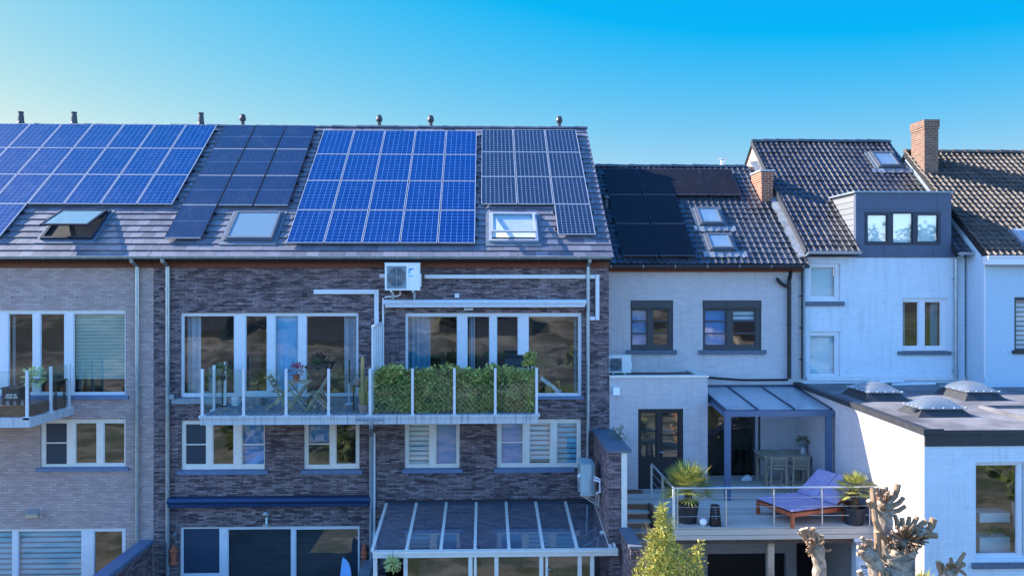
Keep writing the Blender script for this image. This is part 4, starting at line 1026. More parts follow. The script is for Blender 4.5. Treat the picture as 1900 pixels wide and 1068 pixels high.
# dim things seen through it
def cab(x0p,x1p,y0p,Y,d,mat,label,cat,name):
    x0,z1=at(x0p,y0p,Y).x,at(x0p,y0p,Y).z; x1=at(x1p,y0p,Y).x
    b = MB(); b.box(x0,Y,0.01,x1,Y+d,z1-.04); b.box(x0-.02,Y-.02,z1-.039,x1+.02,Y+d,z1); b.box((x0+x1)/2-.005,Y-.012,.05,(x0+x1)/2+.005,Y-.001,z1-.06); return tag(b.build(name,M[mat]),label,cat)
cab(778,870,1052,21.3,.6,'timber_dark','dark sideboard inside the conservatory below the left roof panes','sideboard','sideboard')
cab(1030,1066,1042,21.4,.5,'timber_dark','dark narrow cabinet inside the conservatory by the door','cabinet','cabinet')
tt = thing('sofa','dim blue-grey sofa inside the conservatory','sofa',(at(930,1060,21.6).x,21.6,0))
b=MB(); b.box(-.9,-.4,.12,.9,.4,.42); b.box(-.9,.2,.421,.9,.4,.85); b.box(-.9,-.4,.421,-.7,.199,.6); b.box(.7,-.4,.421,.9,.199,.6); local(b.build('frame',M['roller_reflect_blue']),tt)
b=MB(); b.box(-.68,-.38,.421,-.01,.19,.52); b.box(.01,-.38,.421,.68,.19,.52); local(b.build('cushion',M['roller_reflect_blue']),tt)
p = at(728,1046,YC-.35); tt = thing('hanging_basket','yellow-green plant with looping tendrils hanging at the left end of the conservatory beam','hanging plant',p)
b=MB(); leafball(b,p,.13,220,.12,.03); b.build('foliage',M['pale_leaf'],tt)
b=MB()
for k in range(5):
    c=p+Vector((.08+.05*random.random(),-.05,-.08+.12*random.random())); r=.07; b.tube([c+Vector((r*math.cos(a/12*6.283),0,r*math.sin(a/12*6.283))) for a in range(13)],.008,5)
b.build('tendril',M['cactus'],tt); b=MB(); b.tube([p,p+Vector((0,.15,.3))],.006,5); b.build('hook',M['black'],tt)

# ------------------------------------------------------------------ garden walls
# right: tall brick wall with a dark coping
YW = 20.0
xw0 = at(1129,840,YW).x; xw1 = at(1153,840,YW).x; xw2 = at(1163.5,840,YW).x; zw = at(1140,834,YW).z
t = thing('garden_wall','tall dark brick garden wall with a slate-blue coping beside the conservatory','garden wall',((xw0+xw2)/2,(YW+YF)/2,0))
b = MB(); b.box(xw0,YW,0,xw1,YF-.003,zw-.06); b.build('wall', M['dark_brick'], t)
b = MB(); b.box(xw1+.001,YW-.002,0,xw2,YF-.003,zw-.061); b.build('render_strip', M['cream_pvc'], t)
b = MB(); b.box(xw0-.03,YW-.06,zw-.06,xw2+.1,YF-.003,zw); b.build('coping', M['bluestone'], t)
zc2 = 3.05; b = MB(); b.box(xw1-.02,18.6,0,xw2+.06,YW-.003,at(1160,1012,18.6).z-.06); b.build('low_wall', M['dark_brick'], t)
b = MB(); b.box(xw1-.06,18.55,at(1160,1012,18.6).z-.06,xw2+.1,YW-.003,at(1160,1012,18.6).z); b.build('low_coping', M['bluestone'], t)
b = MB(); leafball(b,(xw2+.02,21.3,zw+.1),.22,90,.08,.03); 
for k in range(5): b.tube([(xw2,21.3,zw),(xw2+random.uniform(-.2,.2),21.3+random.uniform(-.2,.2),zw+.35)],.006,5)
tag(b.build('wall_plant', M['dull_leaf']),'small wild shrub growing on top of the tall brick garden wall','shrub')
# left: low party wall with a zinc coping
xk = XB; zk = zpx(1000,YF,270)
t = thing('garden_wall','low dark brick party wall with blue zinc coping at bottom left','garden wall',(xk-.1,19,0))
b = MB(); b.box(xk-.3,8.0,0,xk-.02,YF-.004,zk-.05); b.build('wall', M['dark_brick'], t)
b = MB(); b.box(xk-.34,8.0,zk-.049,xk+.02,YF-.004,zk); b.box(xk+.0,8.0,zk-.09,xk+.02,YF-.004,zk-.05); b.build('coping', M['sill_blue'], t)
# middle: sloping render wall between awning terrace and conservatory
x0 = at(687,1030,YF).x
t = thing('garden_wall','pale blue coated party wall left of the conservatory','garden wall',(x0,21,0))
za = zpx(1036,YF,688)
b = MB(); b.box(x0-.12,16,0,x0+.1,YF-.005,za-.04); b.build('wall', M['render_blue'], t)
b = MB(); b.box(x0-.15,16,za-.039,x0+.13,YF-.005,za); b.build('coping', M['zinc_dull'], t)
# second air conditioner, hung on the tall garden wall
p = at(1064,918,21.2); xr_ = xw0
hgt_ = at(1064,862,21.2).z-p.z
ac_unit((xw0-.16-.34,21.95,p.z), R(-90), 'grey-white air conditioner hung on the tall garden wall by the conservatory', hgt=hgt_, w=.8, d=.34, body='ac_grey', logo=False)
t = thing('pipe_cover','grey bundle of white refrigerant pipes behind the garden-wall air conditioner','pipe',(xw0-.08,21.3,p.z+.3))
b = MB(); b.tube([(xw0-.2,21.1,p.z+.48),(xw0-.06,21.05,p.z+.42),(xw0-.05,21.1,p.z+.1),(xw0-.12,21.2,p.z+.05)],.03,8); b.tube([(xw0-.2,21.12,p.z+.4),(xw0-.04,21.0,p.z+.36)],.025,8); b.build('pipe', M['pvc'], t)

# ================================================================== GREY PAINTED HOUSE
r3f = Roof(23.9, at(1300,489,23.9).z, .745)
S3 = r3f.hit(1240,309)[1]
X30 = XD+.01; X31 = at(1490,600,Y3).x
E_a = (1170,557,1249,649); E_b = (1304,557,1413,649); Z3 = at(1300,501,Y3).z
E_door = (1306,752,1411,892)
h4 = thing('terraced_house','low grey painted brick house with black solar panels and anthracite windows','house',((X30+X31)/2,Y3,0))
b = MB(); grid_wall(b, X30, X31, 0, Z3, Y3, [xz(*E_a,Y3),xz(*E_b,Y3),xz(*E_door,Y3)]); b.build('wall', M['grey_paint'], h4)
gable_sides(h4, X30, X31-.01, Y3, r3f, S3, 0, M['grey_paint'], (0,1))
b = MB(); roof_shell(b, r3f, X30, X31+.02, S3, 1); pantiles(b, r3f, X30, X31+.02, S3, .185, .26, .03)
r4 = b.build('roof', [M['pantile_grey'], M['under']], h4)
ridge(h4, r3f, S3, X30, at(1388,305,28).x, M['pantile_grey'], r=.09, L=.36)
gutter(h4, X30, X31+.02, 23.9, at(1300,492,23.85).z, r=.07, mat='anthracite', brackets=.9)
b = MB(); b.box(X30, Y3-.08, Z3-.05, X31, Y3-.002, Z3+.1); b.build('fascia', M['fascia_brown'], h4)
rooms(h4, X30+.1, X31-.1, Y3, [(3.3,5.75),(6.1,8.6)], 3.4)
def house3win(o, L, Rr, sill, bl):
    ys = (574,594,597,617,620,641); lights = []; x0,x1 = L; x2,x3 = Rr
    w = window(h4, o, [(x0,574,x1,641,bl[0]),(x2,574,x3,641,bl[1])], Y3, 'anthracite', sill=sill, sillmat='bluestone', proud=-.05,
           bars=[(x0,594.3,x1,596.7),(x0,617.3,x1,619.7),(x2,594.3,x3,596.7),(x2,617.3,x3,619.7)])
    q = xz(o[0]+1,o[1]+1,o[2]-1,571.5,Y3); b = MB(); b.box(q[0],Y3-.02,q[1],q[2],Y3+.045,q[3]); b.box(q[0]+.01,Y3-.032,q[1],q[2]-.01,Y3-.021,q[1]+.03); b.build('shutter_box', M['anthracite'], w)
house3win(E_a,(1172.5,1202),(1212,1241),(1163,650,1256,657),({'blind':'roller_reflect_blue'},{}))  # left pane: blue sheet paints the reflected sky, no blind there
house3win(E_b,(1308,1349),(1360,1403),(1297,650,1422,657),({'blind':'roller_reflect_blue'},{'blind':'blind_white','drop':.32}))  # left pane: blue sheet again paints the sky's reflection
# sliding door to the terrace
window(h4, E_door, [(1309,757,1352,889),(1356,757,1399,889)], Y3, 'anthracite', name='sliding_door', bars=[(1356,791,1399,793.5)], pane_mat='clear')
b = MB(); q = xz(1401,757,1406,890,Y3); b.box(q[0],Y3-.03,q[1],q[2],Y3+.03,q[3]); b.build('door_jamb', M['alu_frame'], h4)
# soil pipe with branch, downpipe at the right edge, cable
b = MB(); P = lambda x,y,d=.09: at(x,y,Y3-d)
b.tube([P(1467,505,.3),P(1466,512,.15),P(1464.5,520),P(1464.5,702)],.055,10); b.tube([P(1443,518),P(1447,523),P(1455,529),P(1464,532)],.05,10); b.lathe(P(1443,518)+Vector((0,0,0)),[(.055,-.02),(.06,.02)],10,ax=Matrix.Rotation(R(60),3,'Y'))
b.tube([P(1464.5,600),P(1464.5,603)],.065,10); b.build('soil_pipe', M['black'], h4)
downpipe(h4, 1488, 503, 702, Y3, .022, mat='black', clips=.9)
b = MB(); b.tube([P(1131,698,.06),P(1280,697,.08),P(1294,694,.1),P(1306,699,.08),P(1340,702,.06),P(1380,704.5,.06),P(1462,704,.06)],.03,8); b.build('conduit', M['black'], h4)
for px,py in ((1286,693),(1294,690),(1300,694)):
    pass
# black solar panels
M['frame_violet'] = plain('frame_grey_violet','#5c5763',.5,.2)
xb_,tb_ = r3f.hit(1155,473.5,HP); xe_,_ = r3f.hit(1293,473.5,HP); xt_,tt_ = r3f.hit(1117.6,311.5,HP)
w5 = (xe_-xb_)/2; l5 = (tt_-tb_)/3; rows={2:'top',1:'middle',0:'bottom'}
rl = array(r3f,'black',[(c,2) for c in range(4)]+[(c,r) for r in (1,0) for c in range(2)],xb_,tb_,w5,l5,'pv_black','dark_alu','black solar panel,','black solar panels on the low roof',
   lambda c,r: f'{ORD[c]} from the left in the {rows[r]} row on the grey house roof', fr=.014, endmat='frame_violet')
tag(rl.build('mounting_rail', M['dark_alu']),'thin metal mounting rails under the black solar array of the grey house','mounting rail')
# skylights with lead aprons
def apron(parent, rf, x0, x1, t, d=.22):
    b = MB(); n = 16
    for i in range(n):
        a, c = x0+(x1-x0)*i/n, x0+(x1-x0)*(i+1)/n; ha, hc = .075+.012*math.sin(i*2.1), .075+.012*math.sin((i+1)*2.1); j = .02*math.sin(i*1.7)
        rf_pts = [rf.pt(a,t-d+j,ha-.03),rf.pt(c,t-d+j,hc-.03),rf.pt(c,t,hc),rf.pt(a,t,ha)]; b.face(rf_pts,0,None,True)
    return b.build('lead_apron', M['lead'], parent)
for bl,br,tl,tr in (((1297,417),(1344,416),(1289,385),(1334,384)),((1316,464),(1366,463),(1307,433),(1353,432))):
    q = sky_px(r3f,bl,br,tl,tr); s = skylight(h4, r3f, *q, fr=.07, h=.12, mat='velux_grey', blind=('roller_reflect_pale',0)); apron(s, r3f, q[0]-.2, q[2]+.28, q[1]-.05)
# lead flashing between the two roofs
b = MB(); xs_ = X31-.24; n = 26
for i in range(n):
    a, c = S3*i/n+.2, S3*(i+1)/n+.2; j0, j1 = .05*math.sin(i*1.9), .05*math.sin((i+1)*1.9)
    b.face([r3f.pt(xs_+j0,a,.08),r3f.pt(X31+.05,a,.14),r3f.pt(X31+.05,c,.14),r3f.pt(xs_+j1,c,.08)],0,None,True)
b.build('flashing', M['lead'], h4)
# flue on the ridge and little roof vent near the gable
x,_t = r3f.hit(1343,306); p = r3f.pt(x,S3); b = MB(); b.lathe((p.x,p.y+.25,p.z-.1),[(.17,0),(.17,.12),(.08,.2),(.08,.36),(.13,.38),(.13,.4),(0,.42)],14); b.build('flue', M['alu'], r4)
x,t_ = r3f.hit(1124,384); p = r3f.pt(x,t_); b = MB(); b.lathe(p,[(.12,-.1),(.1,.1),(.06,.14),(.06,.22),(.11,.25),(.1,.34),(0,.4)],12); b.build('roof_vent', M['anthracite'], r4)
# small air conditioner on the wall, partly behind the brick corner
p = at(1127,691.5,Y3-.45); ac_unit(p,0,'small white air conditioner on the grey painted wall, left of the windows', hgt=at(1127,660,Y3-.45).z-p.z, w=at(1171,670,Y3-.45).x-p.x, d=.33, logo=False)

# single-storey extension with the black double door
YX = 22.8; X3e = at(1313,800,YX).x; ZX = at(1220,700,YX).z
dk_z = at(1226,906,YX).z
h5 = thing('house_extension','grey painted flat-roofed extension with a black double door','extension',((X30+X3e)/2,YX,0))
E_d = (1184,758,1268,907)
b = MB(); grid_wall(b, X30+.002, X3e, 0, ZX, YX, [xz(*E_d,YX)]); b.face([(X3e,YX,0),(X3e,Y3-.003,0),(X3e,Y3-.003,ZX),(X3e,YX,ZX)]); b.build('wall', M['grey_paint'], h5)
b = MB(); b.box(X30+.002,YX-.03,ZX+.001,X3e+.03,YX+.25,ZX+.05); b.box(X3e-.2,YX+.251,ZX+.001,X3e+.03,Y3-.004,ZX+.05); b.build('parapet', M['cream_pvc'], h5)
b = MB(); b.box(X30+.002,YX+.251,ZX-.12,X3e-.201,Y3-.004,ZX-.02); b.build('roof', M['felt_dark'], h5)
b = MB(); q = [(X30+.05,YX+.2),(X3e-.05,YX+.2),(X3e-.05,Y3-.1),(X30+.05,Y3-.1)]
for i in range(4): a,c=q[i],q[(i+1)%4]; b.face([(*a,dk_z),(*c,dk_z),(*c,ZX-.2),(*a,ZX-.2)]) if i else None
b.face([(x,y,dk_z) for x,y in q],1); b.build('room_interior', [M['room'],M['room_floor']], h5)
window(h5, E_d, [(1189,765,1219,850),(1229,765,1260,850)], YX, 'black', name='double_door', bars=[(1189,799,1219,801.5),(1229,806,1260,808.5)])
b = MB(); p = at(1224,838,YX); b.tube([p+Vector((0,.03,0)),p+Vector((0,-.02,0)),p+Vector((.1,-.02,0))],.01,6); b.build('door_handle', M['steel'], h5)
b = MB(); q = xz(1137,718,1149,732,YX); b.box(q[0],YX-.09,q[1],q[2],YX-.012,q[3]); b.box(q[0]+.03,YX-.011,q[1]+.03,q[2]-.03,YX-.002,q[3]-.03); tag(b.build('wall_light', M['paper']),'white square wall light at the upper left of the black double door','wall light')

# ------------------------------------------------------------------ blue-grey canopy over the terrace
t = thing('patio_canopy','blue-grey steel canopy with pale sheet roof over the wooden deck','canopy',(X3e+1.5,22.5,dk_z))
YK = 21.55; zk0 = at(1400,717,Y3).z; zk1 = at(1450,761,YK).z
kx0 = at(1344,761,YK).x; kx1 = at(1546,761,YK).x
def kr(x,k,h=0): return Vector((x, Y3-.01+(YK-Y3+.01)*k, zk0+(zk1-zk0)*k+h))
M['canopy_blue'] = plain('canopy_blue','#48607e',.45,.1,var=.06)
M['canopy_dark'] = plain('canopy_dark','#2a3346',.45,.1,var=.06)
b = MB(); zb_ = at(1450,770,YK).z; b.box(kx0,YK-.06,zb_-.02,kx1,YK+.06,zk1-.0); b.build('front_beam', M['canopy_blue'], t)
for xx in (kx0+.08, kx1-.12):
    b = MB(); b.box(xx-.075,YK-.05,dk_z,xx+.075,YK+.05,zb_-.021); b.build('post', M['canopy_blue'], t)
b = MB(); b.box(kx0,Y3-.07,zk0-.05,kx1-.05,Y3-.011,zk0+.06); b.build('wall_plate', M['canopy_dark'], t)
kn = 3; kxs = [kx0+.03]+[at(px,720,Y3).x for px in (1349.5,1411)]+[kx1-.22]
kxs[0] = kx0+.035; step_ = kxs[2]-kxs[1]
kxs = [kx0+.035, at(1349.5,716,Y3).x, at(1411,716,Y3).x, at(1472,716,Y3).x]
for i,x in enumerate(kxs):
    b = MB(); w_ = .025; b.hexa([kr(x-w_,0,-.05),kr(x+w_,0,-.05),kr(x+w_,.98,-.05),kr(x-w_,.98,-.05),kr(x-w_,0,.035),kr(x+w_,0,.035),kr(x+w_,.98,.035),kr(x-w_,.98,.035)]); b.build('rafter', M['canopy_dark'], t)
b = MB(); x=kx0+.035; b.hexa([kr(x-.04,.0,-.16),kr(x+.03,.0,-.16),kr(x+.03,.98,-.16),kr(x-.04,.98,-.16),kr(x-.04,.0,-.051),kr(x+.03,.0,-.051),kr(x+.03,.98,-.051),kr(x-.04,.98,-.051)]); b.build('side_beam', M['canopy_blue'], t)
kk = kxs+[kx1-.02]
for a,c in zip(kk,kk[1:]):
    b = MB(); b.face([kr(a+.025,.0,.012),kr(a+.025,.985,.012),kr(c-.025,.985,.012),kr(c-.025,.0,.012)]); b.build('roof_sheet', M['opal'], t)

# ================================================================== WHITE HOUSE WITH DORMER
r4f = Roof(23.95, at(1530,466,23.95).z, .78)
S4 = r4f.hit(1530,263)[1]
X40 = X31+.01; X41 = at(1790,600,Y4).x; Z4 = at(1640,477,Y4).z
W1=(1501,489,1559,558); W2=(1501,615,1559,702); W3=(1674,553,1757,651)
h6 = thing('terraced_house','white painted house with a blue-grey box dormer on its tiled roof','house',((X40+X41)/2,Y4,0))
b = MB(); grid_wall(b, X40, X41, 0, Z4, Y4, [xz(*W1,Y4),xz(*W2,Y4),xz(*W3,Y4)]); b.build('wall', M['white_paint'], h6)
gable_sides(h6, X40+.001, X41, Y4, r4f, S4, 0, M['render_beige'], (1,1))
b = MB(); xv = at(1680,263,29).x
xd0, xd1 = at(1588,420,Y4-.03).x, at(1765,420,Y4-.03).x
nrow = round(S4/.25); tstart = (S4/nrow)*6; r4m = Roof(r4f.Ye+tstart*r4f.c, r4f.ze+tstart*r4f.s, .78)
for (xa_,xb_,rf_,sm_,bk_) in ((X40-.03,xd0,r4f,S4,True),(xd0,xd1,r4m,S4-tstart,False),(xd1,X41,r4f,S4,True)):
    roof_shell(b, rf_, xa_, xb_, sm_, 1, True); pantiles(b, rf_, xa_, xb_, sm_, .18, S4/nrow, .035, ph=X40)
r6 = b.build('roof', [M['pantile_glazed'], M['under']], h6)
ridge(h6, r4f, S4, X40-.03, X41, M['pantile_glazed'], r=.1, L=.4)
# verge board at the left
b = MB(); r4f.box(b, X40-.07, 0, X40-.031, S4, -.12, .05); b.build('verge', M['anthracite'], h6)
gutter(h6, X40-.02, xd0-.01, 23.9, at(1530,466.5,23.85).z, r=.065, mat='alu')
gutter(h6, xd1+.01, X41+.05, 23.9, at(1780,468,23.85).z, r=.065, mat='alu')
b = MB(); b.box(X40, Y4-.03, Z4+.001, xd0-.003, Y4-.002, Z4+.2); b.box(xd1+.003, Y4-.03, Z4+.001, X41, Y4-.002, Z4+.2); b.build('fascia', M['slate_panel'], h6)
downpipe(h6, 1492, 468, 704, Y4, .035, mat='zinc_dull', swan=(23.9, at(1492,467,23.9).z))
downpipe(h6, 1774, 472, 702, Y4, .05, swan=(23.9, at(1774,470,23.9).z))
rooms(h6, X40+.1, X41-.1, Y4, [(3.4,6.15),(6.25,8.9)], 3.4)
window(h6, W1, [(1505,495,1551,551,{'blind':'roller_reflect_pale'})], Y4, 'pvc', sill=(1495,560,1567,567), sillmat='bluestone', proud=-.05)  # full pale sheet paints the landscape reflection in this pane
window(h6, W2, [(1503.5,622,1551,695,{'blind':'roller_reflect_pale'})], Y4, 'pvc', proud=-.05)
window(h6, W3, [(1676,559,1706,643,{'curtains':[(.0,.35,'curtain_sheer')]}),(1717,559,1748,643,{'curtains':[(.6,1.0,'curtain_blue')]})], Y4, 'pvc', sill=(1667,652,1765,658), sillmat='bluestone', proud=-.05)
b = MB(); q = xz(1496,698,1790,705,Y4); b.box(q[0],Y4-.05,q[1],q[2],Y4-.003,q[3]); b.build('plinth', M['white_metal'], h6)
# dormer
zdt, zdb = at(1676,358,Y4).z, at(1676,477.5,Y4).z
dm = MB(); wpx = (1605,393,1745,454); hole = xz(*wpx,Y4-.03); slab_holes(dm, xd0, zdb, xd1, zdt, Y4-.03, Y4+.1, [hole])
d_ = dm.build('dormer', M['slate_panel'], h6); d_['label'] = 'blue-grey clad box dormer with three pale windows'
def roofy(z): return r4f.Ye+(z-r4f.ze)/math.tan(r4f.a)
yb_ = roofy(zdt)
for x in (xd0+.02, xd1-.02):
    b = MB(); b.face([(x,Y4+.1,r4f.ze+.05),(x,Y4+.1,zdt-.01),(x,yb_+.1,zdt-.01),(x,Y4+.1+.01,r4f.ze+.05)])
    b.build('cheek', M['grey_cladding'], d_)
b = MB(); b.box(xd0-.05,Y4-.08,zdt+.001,xd1+.05,yb_+.2,zdt+.05); b.build('dormer_roof', M['zinc_dull'], d_)
b = MB()
for px in (1738,): x=at(px,370,Y4).x; b.box(x-.004,Y4-.033,zdt-.55,x+.004,Y4-.0301,zdt)
for x in (at(1640,470,Y4).x, at(1731,470,Y4).x): b.box(x-.004,Y4-.033,zdb,x+.004,Y4-.0301,zdb+.3)
b.box(xd0,Y4-.033,at(1676,389,Y4).z,xd1,Y4-.0301,at(1676,388.5,Y4).z+.0); b.build('panel_joint', M['black'], d_)
window(d_, wpx, [(1609,398,1646,449,{'blind':'roller_reflect_pale'}),(1656,395,1693,451,{'blind':'roller_reflect_pale'}),(1702,398,1740,449,{'blind':'roller_reflect_pale'})], Y4-.03, 'dark_alu', proud=.02)
b = MB(); b.box(xd0+.1,Y4+.4,zdb+.1,xd1-.1,Y4+.45,zdt-.05); b.build('room_interior', M['room'], d_)
# skylight with white flashing
q = sky_px(r4f,(1628,311),(1672,309),(1614,282),(1656,281)); s = skylight(h6, r4f, *q, fr=.08, h=.12, mat='velux_grey', blind=('roller_reflect_pale',0)); apron(s, r4f, q[0]-.25, q[2]+.55, q[1]-.05, .2)
# chimneys
yc = 26.5
chimney(h6, at(1413,350,yc).x, yc, 7.5, at(1434.5,350,yc).x, yc+.95, at(1424,318,yc).z, 'red_brick', cap='concrete', corbel=.02)
ych = 26.7
chimney(h6, at(1715.5,300,ych).x, ych, 9.0, at(1741,300,ych).x, ych+.85, at(1728,222,ych).z, 'old_brick')
b = MB(); x0=at(1715.5,350,ych).x; 
for i in range(6): b.face([r4f.pt(x0-.14,2.9+i*.2,.1),r4f.pt(x0-.01,2.9+i*.2,.2),r4f.pt(x0-.01,3.1+i*.2,.2),r4f.pt(x0-.14,3.1+i*.2,.1)])
b.build('flashing', M['lead'], h6)

# ================================================================== BLUE RENDERED HOUSE AT THE RIGHT EDGE
r5f = Roof(23.15, at(1850,474,23.15).z, .75)
S5 = r5f.hit(1800,283)[1]
X50 = X41+.02; X51 = X50+7.0; Xw5 = at(1815,600,Y5).x
h7 = thing('terraced_house','pale blue rendered house at the right edge with a brown tiled roof','house',(X50+3,Y5,0))
W5 = (1882,551,1960,655); Z5 = at(1850,488,Y5).z
b = MB(); grid_wall(b, X50+.03, X51, 0, Z5, Y5, [xz(*W5,Y5)]); b.build('wall', M['render_blue'], h7)
gable_sides(h7, X50+.03, X51, Y5, r5f, S5, 0, M['render_blue'], (1,1), front_z=r5f.ze-.1)
b = MB(); roof_shell(b, r5f, X50-.02, X51, S5, 1); pantiles(b, r5f, X50-.02, X51, S5, .18, .24, .042, lip=.04)
r7 = b.build('roof', [M['pantile_brown'], M['under']], h7)
ridge(h7, r5f, S5, X50-.02, X51, M['pantile_brown'], r=.11, L=.4)
b = MB(); q = xz(1829,475,2000,491,Y5-.15); b.box(q[0],Y5-.28,q[1],X51,Y5-.003,q[3]); b.box(q[0]-.03,Y5-.31,q[3]-.04,X51,Y5-.281,q[3]+.01); b.build('box_gutter', M['pvc'], h7)
b = MB(); b.box(X50+.02,Y5-.012,at(1815,700,Y5).z,X50+.05,Y5+.02,at(1815,472,Y5).z); b.build('corner_profile', M['pvc'], h7)
rooms(h7, X50+.2, X51-.1, Y5, [(5.6,8.6)], 3.2)
window(h7, W5, [(1886,556,1950,648,{'blind':'blind_white'})], Y5, 'anthracite', sill=(1880,650,1965,656), sillmat='black', proud=-.04)
q = sky_px(r5f,(1893,447),(1950,447),(1882,425),(1935,425)); skylight(h7, r5f, *q, fr=.08, h=.12, mat='alu_frame')
p = at(1773,388,26.2); b = MB(); b.box(p.x-.16,26.2,p.z-.8,p.x+.15,26.8,p.z+.42)
for _ in range(9): x=p.x+random.uniform(-.18,.12); y=26.2+random.uniform(0,.5); z=p.z+.42; b.box(x,y,z,x+.12,y+.2,z+random.uniform(.04,.16))
b.build('chimney_stub', M['red_brick'], r7)

# ================================================================== FLAT-ROOFED WHITE EXTENSION
XE = at(1476,712,Y4).x; YE = 17.1
zr = lambda Y: at(1700,798.5,YE).z + (Y-YE)*.0118
XR = XE+6.5; ZEw = at(1780,827,YE).z
W6 = (1810,857,1905,1036)
h8 = thing('house_extension','white painted flat-roofed extension with dome rooflights and a big garden window','extension',(XE+2,YE,0))
b = MB(); grid_wall(b, XE, XR, 0, ZEw, YE, [xz(*W6,YE)]); b.build('wall', M['render_white'] if 'render_white' in M else M['white_paint'], h8)
b = MB(); b.face([(XE,YE,0),(XE,Y4-.003,0),(XE,Y4-.003,zr(Y4)-.06),(XE,YE,zr(YE)-.06)]); b.build('side_wall', M['grey_paint'], h8)
b = MB(); b.face([(XR,YE,0),(XR,Y4,0),(XR,Y4,zr(Y4)-.1),(XR,YE,zr(YE)-.1)]); b.build('side_wall', M['grey_paint'], h8)
b = MB(); b.hexa([(XE+.12,YE-.02,zr(YE)-.1),(XR,YE-.02,zr(YE)-.1),(XR,Y4-.004,zr(Y4)-.1),(XE+.12,Y4-.004,zr(Y4)-.1),(XE+.12,YE-.02,zr(YE)),(XR,YE-.02,zr(YE)),(XR,Y4-.004,zr(Y4)),(XE+.12,Y4-.004,zr(Y4))]); b.build('roof', M['felt'], h8)
b = MB(); b.hexa([(XE-.06,YE-.1,zr(YE)-.07),(XE+.119,YE-.1,zr(YE)-.07),(XE+.119,Y4-.004,zr(Y4)-.07),(XE-.06,Y4-.004,zr(Y4)-.07),(XE-.06,YE-.1,zr(YE)+.045),(XE+.119,YE-.1,zr(YE)+.045),(XE+.119,Y4-.004,zr(Y4)+.045),(XE-.06,Y4-.004,zr(Y4)+.045)])
b.box(XE+.12,YE-.1,zr(YE)-.05,XE+.36,YE-.03,zr(YE)+.045); b.build('side_fascia', M['felt_dark'], h8)
b = MB(); b.box(XE+.01,YE-.028,ZEw+.001,XR,YE-.003,zr(YE)-.072); b.box(XE+.01,YE-.05,zr(YE)-.071,XR,YE-.021,zr(YE)+.012); 
for k in range(6): x=XE+1.1+k*1.25; b.box(x-.004,YE-.031,ZEw+.002,x+.004,YE-.0285,zr(YE)-.075)
b.build('front_fascia', M['felt_dark'], h8)
xk2 = at(1815,748,19.9).x
b = MB(); b.box(xk2,YE,zr(YE)-.05,xk2+.09,19.9,zr(19.9)+.07); b.box(xk2+.0901,19.8,zr(19.8)-.05,XR,19.9,zr(19.9)+.07); b.build('roof_kerb', M['felt'], h8)
def dome(px_fl, px_fr, Yf, Yb, label, hb):
    a = at(*px_fl,Yf); c = at(*px_fr,Yf); x0, x1, z = a.x, c.x, a.z
    t = thing('dome_rooflight', label, 'rooflight', ((x0+x1)/2,(Yf+Yb)/2,zr(Yf)), 0, 'dome rooflights on the flat roof')
    b = MB(); e = .12; zz = zr((Yf+Yb)/2)-.02
    b.hexa([(x0-e,Yf-e,zz),(x1+e,Yf-e,zz),(x1+e,Yb+e,zz),(x0-e,Yb+e,zz),(x0+.07,Yf+.07,z-.03),(x1-.07,Yf+.07,z-.03),(x1-.07,Yb-.07,z-.03),(x0+.07,Yb-.07,z-.03)]); b.build('kerb', M['felt_dark'], t)
    b = MB(); b.box(x0,Yf,z-.029,x1,Yb,z)
    d = MB(); n = 14
    def P(i,j):
        u, v = i/n*2-1, j/n*2-1; s_ = (1-abs(u)**2.2)*(1-abs(v)**2.2)
        return (x0+.03+(x1-x0-.06)*i/n, Yf+.03+(Yb-Yf-.06)*j/n, z+.001+hb*max(0,s_)**.8)
    for i in range(n):
        for j in range(n): d.face([P(i,j),P(i+1,j),P(i+1,j+1),P(i,j+1)],0,None,True)
    b.build('rim', M['acrylic'], t); d.build('dome', M['acrylic'], t, weld=True)
    s = MB()
    for k in range(5):
        for (x,y) in ((x0+.05+(x1-x0-.1)*k/4,Yf+.015),(x0+.015,Yf+.05+(Yb-Yf-.1)*k/4),(x1-.015,Yf+.05+(Yb-Yf-.1)*k/4)): s.lathe((x,y,z),[(.013,0),(.013,.01),(0,.013)],8)
    s.build('screw_caps', M['letter_white'], t)
dome((1610,727),(1677,726),20.97,22.25,'clear dome rooflight nearest the white house wall, on the left',.2)
dome((1794,726),(1858,725),21.0,22.3,'clear dome rooflight far right, near the blue house wall',.2)
dome((1708,757),(1795,756),18.7,19.55,'sunlit dome rooflight nearest the front edge of the flat roof',.19)
b = MB(); p = at(1700,763,18.9); b.lathe((p.x,p.y,zr(18.9)),[(.1,0),(.09,.02),(.06,.04),(.06,.1),(.1,.11),(.1,.16),(0,.18)],12); tag(b.build('roof_outlet', M['anthracite']),'small round vent cap on the flat roof beside the sunlit dome','vent')
b = MB(); a=at(1630,708,Y4-.25); c=at(1676,707,Y4-.25); b.tube([a,c],.045,10); a=at(1655,713,Y4-.45); c=at(1735,711.5,Y4-.4); b.tube([a,c],.035,8); tag(b.build('roof_pipes', M['white_metal']),'two white pipe lengths lying on the flat roof against the white wall','pipe')
window(h8, W6, [(1813,862,1892,1030),(1899,862,1904,1030)], YE, 'pvc', sill=(1805,1045,1910,1054), sillmat='bluestone', proud=-.06)
rooms(h8, XE+.3, XR-.1, YE, [(2.6,5.6)], 5.0)
